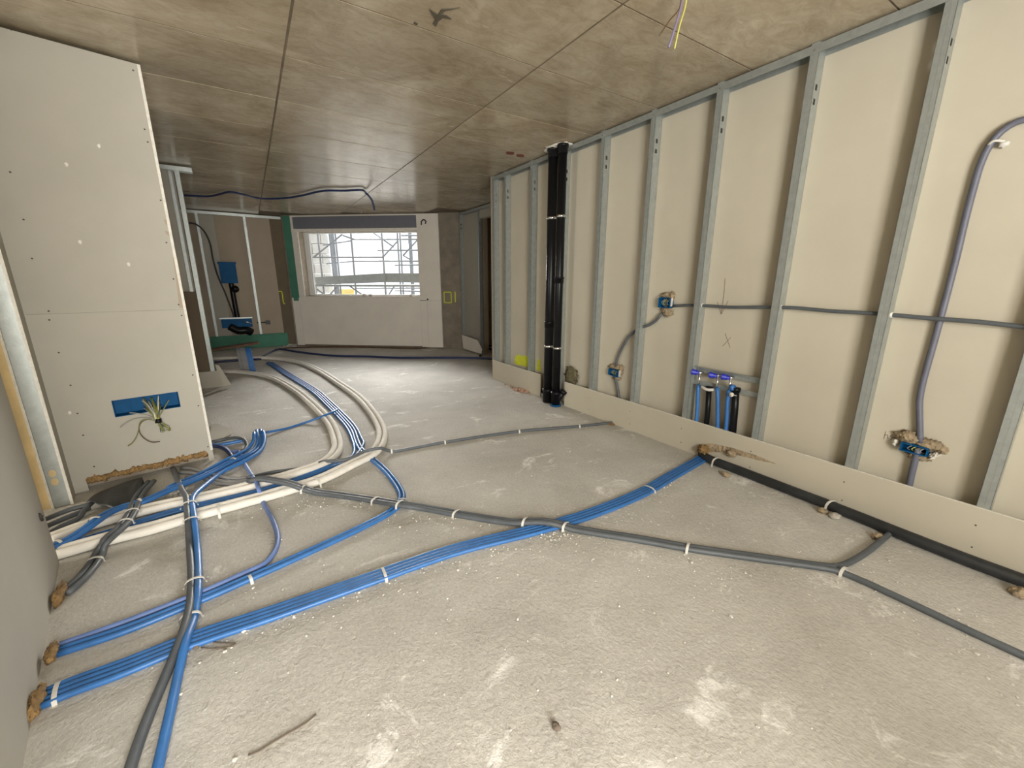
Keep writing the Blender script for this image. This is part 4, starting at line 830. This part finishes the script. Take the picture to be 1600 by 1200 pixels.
# upright bunch of conduit stubs further back
bs = [(-0.129, 8.207, 0.000), (0.066, 7.900, 0.000)]
pk = [(-0.475, 8.200, 0.375), (0.179, 8.200, 0.439)]
a, c = Vector(bs[0]), Vector(bs[1])
ORD = ('first', 'second', 'third', 'fourth', 'fifth', 'sixth', 'seventh', 'eighth')
for k in range(13):
    p = a.lerp(c, k / 12); blue = k >= 8
    lab = ORD[k - 8 if blue else k] + ' from left of the upright ' + ('blue' if blue else 'grey') + ' conduit stubs on far floor'
    zt = pk[0][2] + (pk[1][2] - pk[0][2]) * (p.x - 0.02 - pk[0][0]) / (pk[1][0] - pk[0][0]) - 0.012
    o = MB().tube(spline([(p.x, p.y, 0.0), (p.x - 0.005, p.y + 0.01, 0.15), (p.x - 0.01, p.y + 0.03, 0.28), (p.x - 0.02, p.y + 0.08, zt)], 0.05), 0.0108, 8).build('conduit_stub', 'conduit_blue' if blue else 'conduit_grey_light', None, True)
    tag(o, lab, 'conduit', 'blue stubs of the upright bunch' if blue else 'grey stubs of the upright bunch')
tag(MB().prism([(pk[0][0], a.y - 0.02, pk[0][2]), (pk[1][0], a.y, pk[1][2]), (pk[1][0] + 0.02, a.y + 0.2, pk[1][2] + 0.004), (pk[0][0], a.y + 0.22, pk[0][2] + 0.004)], (0, 0, 0.03)).build('timber_offcut', 'timber_brown'), 'thin dark brown board lying across the upright conduit bunch', 'board')

# ------------------------------------------------------------------ blue cistern on the far wall
t = tag(empty('toilet_cistern', (-0.1, YF - 0.05, 0.33)), 'blue tank box with black flush pipe on the far wall', 'cistern')
MB().box((-0.27, YF - 0.07, 1.455), (0.035, YF + 0.07, 1.88)).build('tank', 'box_blue', t)
MB().box((-0.285, YF - 0.075, 1.86), (0.05, YF + 0.07, 1.90)).build('tank_lid', 'box_blue', t)
MB().tube(spline([(-0.10, YF - 0.01, 1.47), (-0.095, YF - 0.01, 1.35), (-0.09, YF - 0.01, 1.0), (-0.08, YF - 0.01, 0.68)]), 0.05, 12).build('flush_pipe', 'black_plastic', t, True)
MB().tube([(-0.04, YF - 0.03, 1.33), (-0.04, YF - 0.09, 1.33)], 0.075, 16).build('flush_valve', 'black_plastic', t, True)
MB().box((-0.39, YF - 0.06, 0.49), (0.18, YF + 0.06, 0.70)).build('frame_box', 'box_blue', t)
MB().box((-0.42, YF - 0.065, 0.685), (0.2, YF + 0.06, 0.715)).build('frame_rail', 'galvanised_steel', t)
MB().tube(spline([(-0.25, YF - 0.03, 0.52), (-0.1, YF - 0.06, 0.42), (0.05, YF - 0.06, 0.42), (0.14, YF - 0.03, 0.36)]), 0.085, 12).build('drain_bend', 'black_plastic', t, True)
MB().tube([(0.02, YF - 0.075, 0.64), (0.17, YF - 0.075, 0.56)], 0.014, 8).build('chrome_pipe', 'chrome', t, True)
conduit('wall_conduit', 'dark cable drooping past the blue tank on far wall', [(p[0], YF - 0.02, p[2]) for p in [(-0.704, 11.050, 2.654), (-0.549, 11.050, 2.641), (-0.428, 11.050, 2.524), (-0.356, 11.050, 2.274), (-0.348, 11.050, 1.951), (-0.316, 11.050, 1.622), (-0.233, 11.050, 1.244), (-0.154, 11.050, 0.798), (-0.149, 11.050, 0.657)]], 0.016, 'black_pipe_dusty', 'cable')
c = [(0.495, 11.050, 0.567)][0]
sk = tag(empty('wall_socket', (c[0], YF + 0.05, c[2] - 0.05)), 'small black box on the far wall right of the tank', 'socket box')
MB().box((c[0] - 0.045, YF + 0.03, c[2] - 0.045), (c[0] + 0.045, YF + 0.078, c[2] + 0.045)).build('body', 'black_plastic', sk)
MB().tube([(c[0] - 0.22, YF + 0.06, c[2]), (c[0] - 0.04, YF + 0.06, c[2])], 0.012, 8).build('lead', 'black_plastic', sk, True)

# ------------------------------------------------------------------ cable on the ceiling, hanging wires
cp = [(-0.607, 9.255, 2.905), (-0.432, 9.199, 2.905), (-0.208, 9.111, 2.905), (-0.020, 8.738, 2.905), (0.115, 8.473, 2.905), (0.291, 8.590, 2.905), (0.528, 8.810, 2.905), (0.853, 8.591, 2.905), (1.105, 8.165, 2.905), (1.282, 7.688, 2.905), (1.395, 7.500, 2.905), (1.650, 7.329, 2.905), (1.851, 7.139, 2.905)]
cp = [(x, y, HC - 0.03) for x, y, _ in cp]
end = [(1.959, 7.300, 2.887), (2.035, 7.300, 2.808), (2.068, 7.300, 2.704), (2.073, 7.300, 2.635)]
conduit('ceiling_cable', 'dark conduit wandering across ceiling with a drooping end', cp + end, 0.016, 'conduit_navy', 'cable')
hp = [(2.021, 1.550, 2.891)][0]
for k, (pts, m_, r, lab) in enumerate((([(2.021, 1.550, 2.891), (2.015, 1.550, 2.800), (1.946, 1.550, 2.726), (1.879, 1.550, 2.644)], 'wire_brown', 0.0032, 'brown wire hanging from the ceiling'), ([(2.030, 1.550, 2.894), (2.024, 1.550, 2.808), (1.990, 1.550, 2.704), (1.957, 1.550, 2.617)], 'wire_violet', 0.0055, 'violet grey wire hanging from the ceiling'), ([(2.045, 1.550, 2.899), (2.062, 1.550, 2.836), (2.027, 1.550, 2.728), (2.003, 1.550, 2.623)], 'wire_yellow', 0.0038, 'yellow green wire hanging from the ceiling'))):
    pts = [(hp[0], 1.55, HC - 0.012)] + [p for p in pts]
    tag(MB().tube(spline(pts, 0.03), r, 6).build('hanging_wire', m_, None, True), lab, 'wire', 'wires hanging from the ceiling')

# ------------------------------------------------------------------ scaffolding and a building outside
def so_pts(off, pts): return pts
t = tag(empty('scaffolding', w(1.6, 2.2, -3.0)), 'steel tube scaffolding outside the far window', 'scaffolding')
def pole(off, a, c, r=0.024):
    MB().tube([w(a[0], off, a[1]), w(c[0], off, c[1])], r, 7).build('pole', 'scaffold_steel', t, True)
O1, O2, O3 = 1.6, 2.6, 3.6
for u in [p[0] for p in [(-0.438, 1.827), (-0.203, 1.827), (0.706, 1.826), (1.531, 1.824)]]: pole(O1, (u, -3.0), (u, 5.0))
for u in [p[0] for p in [(-0.435, 1.860), (-0.259, 1.859), (1.565, 1.856), (1.640, 1.856)]]: pole(O2, (u, -3.0), (u, 5.5))
for u in [p[0] for p in [(-0.904, 1.893), (1.571, 1.889)]]: pole(O3, (u, -3.0), (u, 6.0), 0.06)
for a, c in zip([(-0.401, 2.121), (-0.364, 2.137), (0.777, 2.561)], [(1.553, 2.113), (0.477, 2.689), (0.491, 2.658)]): pole(O1, a, c, 0.02)
for a, c in zip([(0.228, 2.663), (0.208, 2.071), (0.960, 2.365), (1.440, 1.962), (1.096, 2.173), (0.885, 2.828), (1.702, 2.222), (1.702, 2.222), (1.681, 2.753)], [(2.466, 2.644), (2.438, 2.064), (2.452, 2.356), (2.433, 1.960), (1.579, 2.618), (1.436, 2.448), (2.193, 2.681), (1.936, 2.083), (2.471, 2.745)]): pole(O2, a, c, 0.02)
for a, c in zip([(-0.394, 1.295), (-0.047, 1.145), (0.521, 1.398)], [(-0.108, 1.094), (0.155, 1.331), (0.857, 1.166)]): pole(O1, a, c, 0.02)
for a, c in zip([(0.194, 1.319), (1.166, 1.086), (1.389, 1.250)], [(2.401, 1.325), (1.379, 1.376), (2.396, 1.218)]): pole(O2, a, c, 0.02)
for a, c in zip([(-1.225, 2.604), (-1.184, 2.048)], [(-0.273, 2.728), (-0.228, 2.122)]): pole(O3, a, c, 0.02)
pa = [(-0.350, 1.611), (1.581, 1.709), (1.564, 1.483), (-0.338, 1.413)]
MB().prism([w(u, 1.5, z_) for u, z_ in pa], -WN * 0.05).build('toe_board', 'scaffold_board', t)
pa = [(1.560, 1.710), (2.915, 1.709), (2.904, 1.469), (1.543, 1.483)]
MB().prism([w(u, 1.55, z_) for u, z_ in pa], -WN * 0.05).build('toe_board', 'scaffold_board', t)
pz = [(-0.341, 1.430)][0][1]
MB().obox(w(-1, 1.58, pz - 0.06), WD * 8, -WN * 0.9, (0, 0, 0.05)).build('deck_board', 'scaffold_board', t)
fb = tag(empty('neighbouring_building', w(-1.0, 4.1, -3)), 'pale block wall of a neighbouring building outside the window', 'building')
ub = [(-1.379, 1.905)][0][0]
zz = 0.2; row = 0
while zz < 4.2:
    uu = ub - 2.6 - (0.31 if row % 2 else 0)
    while uu < ub - 0.1:
        e = min(uu + 0.62, ub)
        wbox(MB(), uu + 0.01, e - 0.01, 3.95, 4.2, zz + 0.01, zz + 0.30).build('block', 'facade_block', fb)
        uu += 0.62
    zz += 0.31; row += 1
ya = [(-1.006, 1.259), (-0.504, 1.261), (-0.531, 0.975), (-1.037, 0.972)]
MB().prism([w(u, 3.9, z_) for u, z_ in ya], -WN * 0.02).build('yellow_sheet', 'sheeting_yellow', t)
wbox(MB(), ub - 2.9, ub - 0.01, 3.97, 4.18, -3.0, 0.205).build('plinth', 'facade_block', fb)
struct(MB().box((-12, 11.6, -3.2), (25, 40, -3.0)).build('ground_outside', 'rubble'), 'pale ground far below the window')

# ------------------------------------------------------------------ debris
def shard(label, px, h, mat_, name='plasterboard_offcut'):
    P = [Vector(p) for p in px]
    o = MB().prism(P, (0, 0, h)).build(name, mat_); tag(o, label, 'debris'); return o
q0 = [(-0.401, 6.950, 0.352), (-0.359, 6.950, 0.338), (-0.251, 6.950, 0.035), (-0.365, 6.950, 0.032)]
tag(MB().prism(q0, (0.0, 0.014, 0)).build('plasterboard_offcut', 'plasterboard_grey'), 'broken plasterboard piece leaning by the wall stub', 'debris')
shard('flat plasterboard scrap on floor behind the panel end', [(-0.423, 5.166, 0.002), (-0.360, 5.125, 0.002), (-0.273, 4.883, 0.002), (-0.244, 4.692, 0.002), (-0.324, 4.584, 0.002), (-0.410, 4.601, 0.002)], 0.012, 'plasterboard_grey')
q1 = [(4.000, 8.190, 0.321), (4.000, 7.471, 0.291), (4.000, 7.285, 0.114), (4.000, 7.316, 0.016), (4.000, 8.145, 0.024)]
tag(MB().prism([(4.06 - 0.02 * p[2], p[1], p[2] + 0.02) for p in q1], (0.012, 0, 0)).build('plasterboard_offcut', 'plaster_white'), 'broken white plasterboard piece by the far column', 'debris')
for k, (px, lab) in enumerate((([(3.973, 7.213, 0.020), (4.347, 7.741, 0.020), (4.589, 7.904, 0.020), (4.496, 7.443, 0.020), (4.227, 6.874, 0.020)], 'black cable coil in the side doorway, lower loop'), ([(4.112, 7.406, 0.060), (4.470, 7.899, 0.060), (4.724, 8.077, 0.060), (4.688, 7.759, 0.060), (4.539, 7.328, 0.060)], 'black cable coil in the side doorway, upper loop'))):
    conduit('cable_coil', lab, px, 0.018, 'black_plastic', 'cable')
rr = random.Random(3)
def rubble(label, c, spread, n, mat_, size, name):
    b = MB()
    for k in range(n):
        s = rr.uniform(0.4, 1) * size
        x, y = c[0] + rr.gauss(0, spread[0]), c[1] + rr.gauss(0, spread[1])
        b.lump((x, y, s * 0.6), (s, s * rr.uniform(0.7, 1.3), s * 0.7), k, 0.6, 1.5, 7, 5)
    o = b.build(name, mat_); o['kind'] = 'stuff'; tag(o, label, 'rubble'); return o
rubble('reddish rubble heap at the kick strip left of soil pipes', [(3.121, 4.533, 0.000)][0], (0.03, 0.12), 26, 'rubble_red', 0.028, 'rubble_heap')
rubble('cream foam crumbs by the white pipes below the panel', [(-0.256, 3.412, 0.000)][0], (0.13, 0.03), 60, 'rubble', 0.012, 'foam_crumbs')
rubble('cream crumbs among the conduits left of the wire crossing', [(-0.585, 3.505, 0.000)][0], (0.09, 0.05), 60, 'rubble', 0.012, 'foam_crumbs')
rubble('debris crumbs in the far corner under the green strip', [(0.901, 11.006, 0.000)][0], (0.12, 0.12), 16, 'rubble', 0.03, 'rubble_heap')
rubble('plaster crumbs at the crossing of grey and blue conduits', [(1.455, 1.649, 0.000)][0], (0.05, 0.03), 24, 'rubble', 0.008, 'foam_crumbs')
b = MB()
for k in range(2400):
    x, y = rr.uniform(-0.6, 3.1), rr.uniform(0.3, 5.5)
    if k % 3 == 0:
        p, t_ = at_frac(B1, rr.random()); x, y = p.x + rr.gauss(0, 0.09), p.y + rr.gauss(0, 0.09)
    if k % 3 == 1:
        p, t_ = at_frac(SA_, rr.random()); x, y = p.x + rr.gauss(0, 0.16), p.y + rr.gauss(0, 0.16)
    if x > 3.1 or x < -0.5: continue
    s = rr.uniform(0.0016, 0.0055) * (1.6 if rr.random() < 0.08 else 1)
    b.lump((x, y, s * 0.4), (s, s * rr.uniform(0.6, 1.5), s * 0.7), k, 0.4, 1.5, 5, 4)
o = b.build('floor_crumbs', 'crumb_pale'); o['kind'] = 'stuff'; tag(o, 'tiny pale plaster crumbs scattered over the floor', 'crumbs')
for k, (px, r, lab) in enumerate((([(-0.168, 1.277, 0.004), (-0.140, 1.271, 0.004), (-0.111, 1.275, 0.004), (-0.055, 1.280, 0.004), (-0.000, 1.283, 0.004), (0.034, 1.296, 0.004)], 0.0028, 'long dry twig on the floor near the lower left'), ([(-0.493, 1.508, 0.004), (-0.490, 1.519, 0.004)], 0.002, None))):
    if lab: tag(MB().tube(spline(px, 0.02), r, 6).build('twig', 'twig', None, True), lab, 'twig')
t = tag(empty('wire_offcut', [(-0.333, 1.877, 0.000)][0]), 'bent thin wire offcut beside the crossing blue conduit', 'wire')
MB().tube(spline([(-0.327, 1.861, 0.004), (-0.306, 1.873, 0.004), (-0.254, 1.832, 0.004), (-0.203, 1.794, 0.004), (-0.238, 1.795, 0.004), (-0.287, 1.823, 0.004), (-0.322, 1.851, 0.004)], 0.01), 0.0025, 5).build('loop', 'twig', t, True)
MB().lump([(-0.339, 1.861, 0.008)][0], (0.012, 0.01, 0.008), 4).build('knob', 'twig', t, True)
tag(MB().lump([(-0.172, 1.854, 0.008)][0], (0.014, 0.011, 0.009), 9, 0.3).build('pebble', 'plaster_edge', None, True), 'white pebble beside the long blue bundle', 'pebble')
tag(MB().lump([(0.711, 0.800, 0.008)][0], (0.012, 0.016, 0.009), 11, 0.5).build('pebble', 'twig', None, True), 'dark stone chip in the near floor', 'pebble')
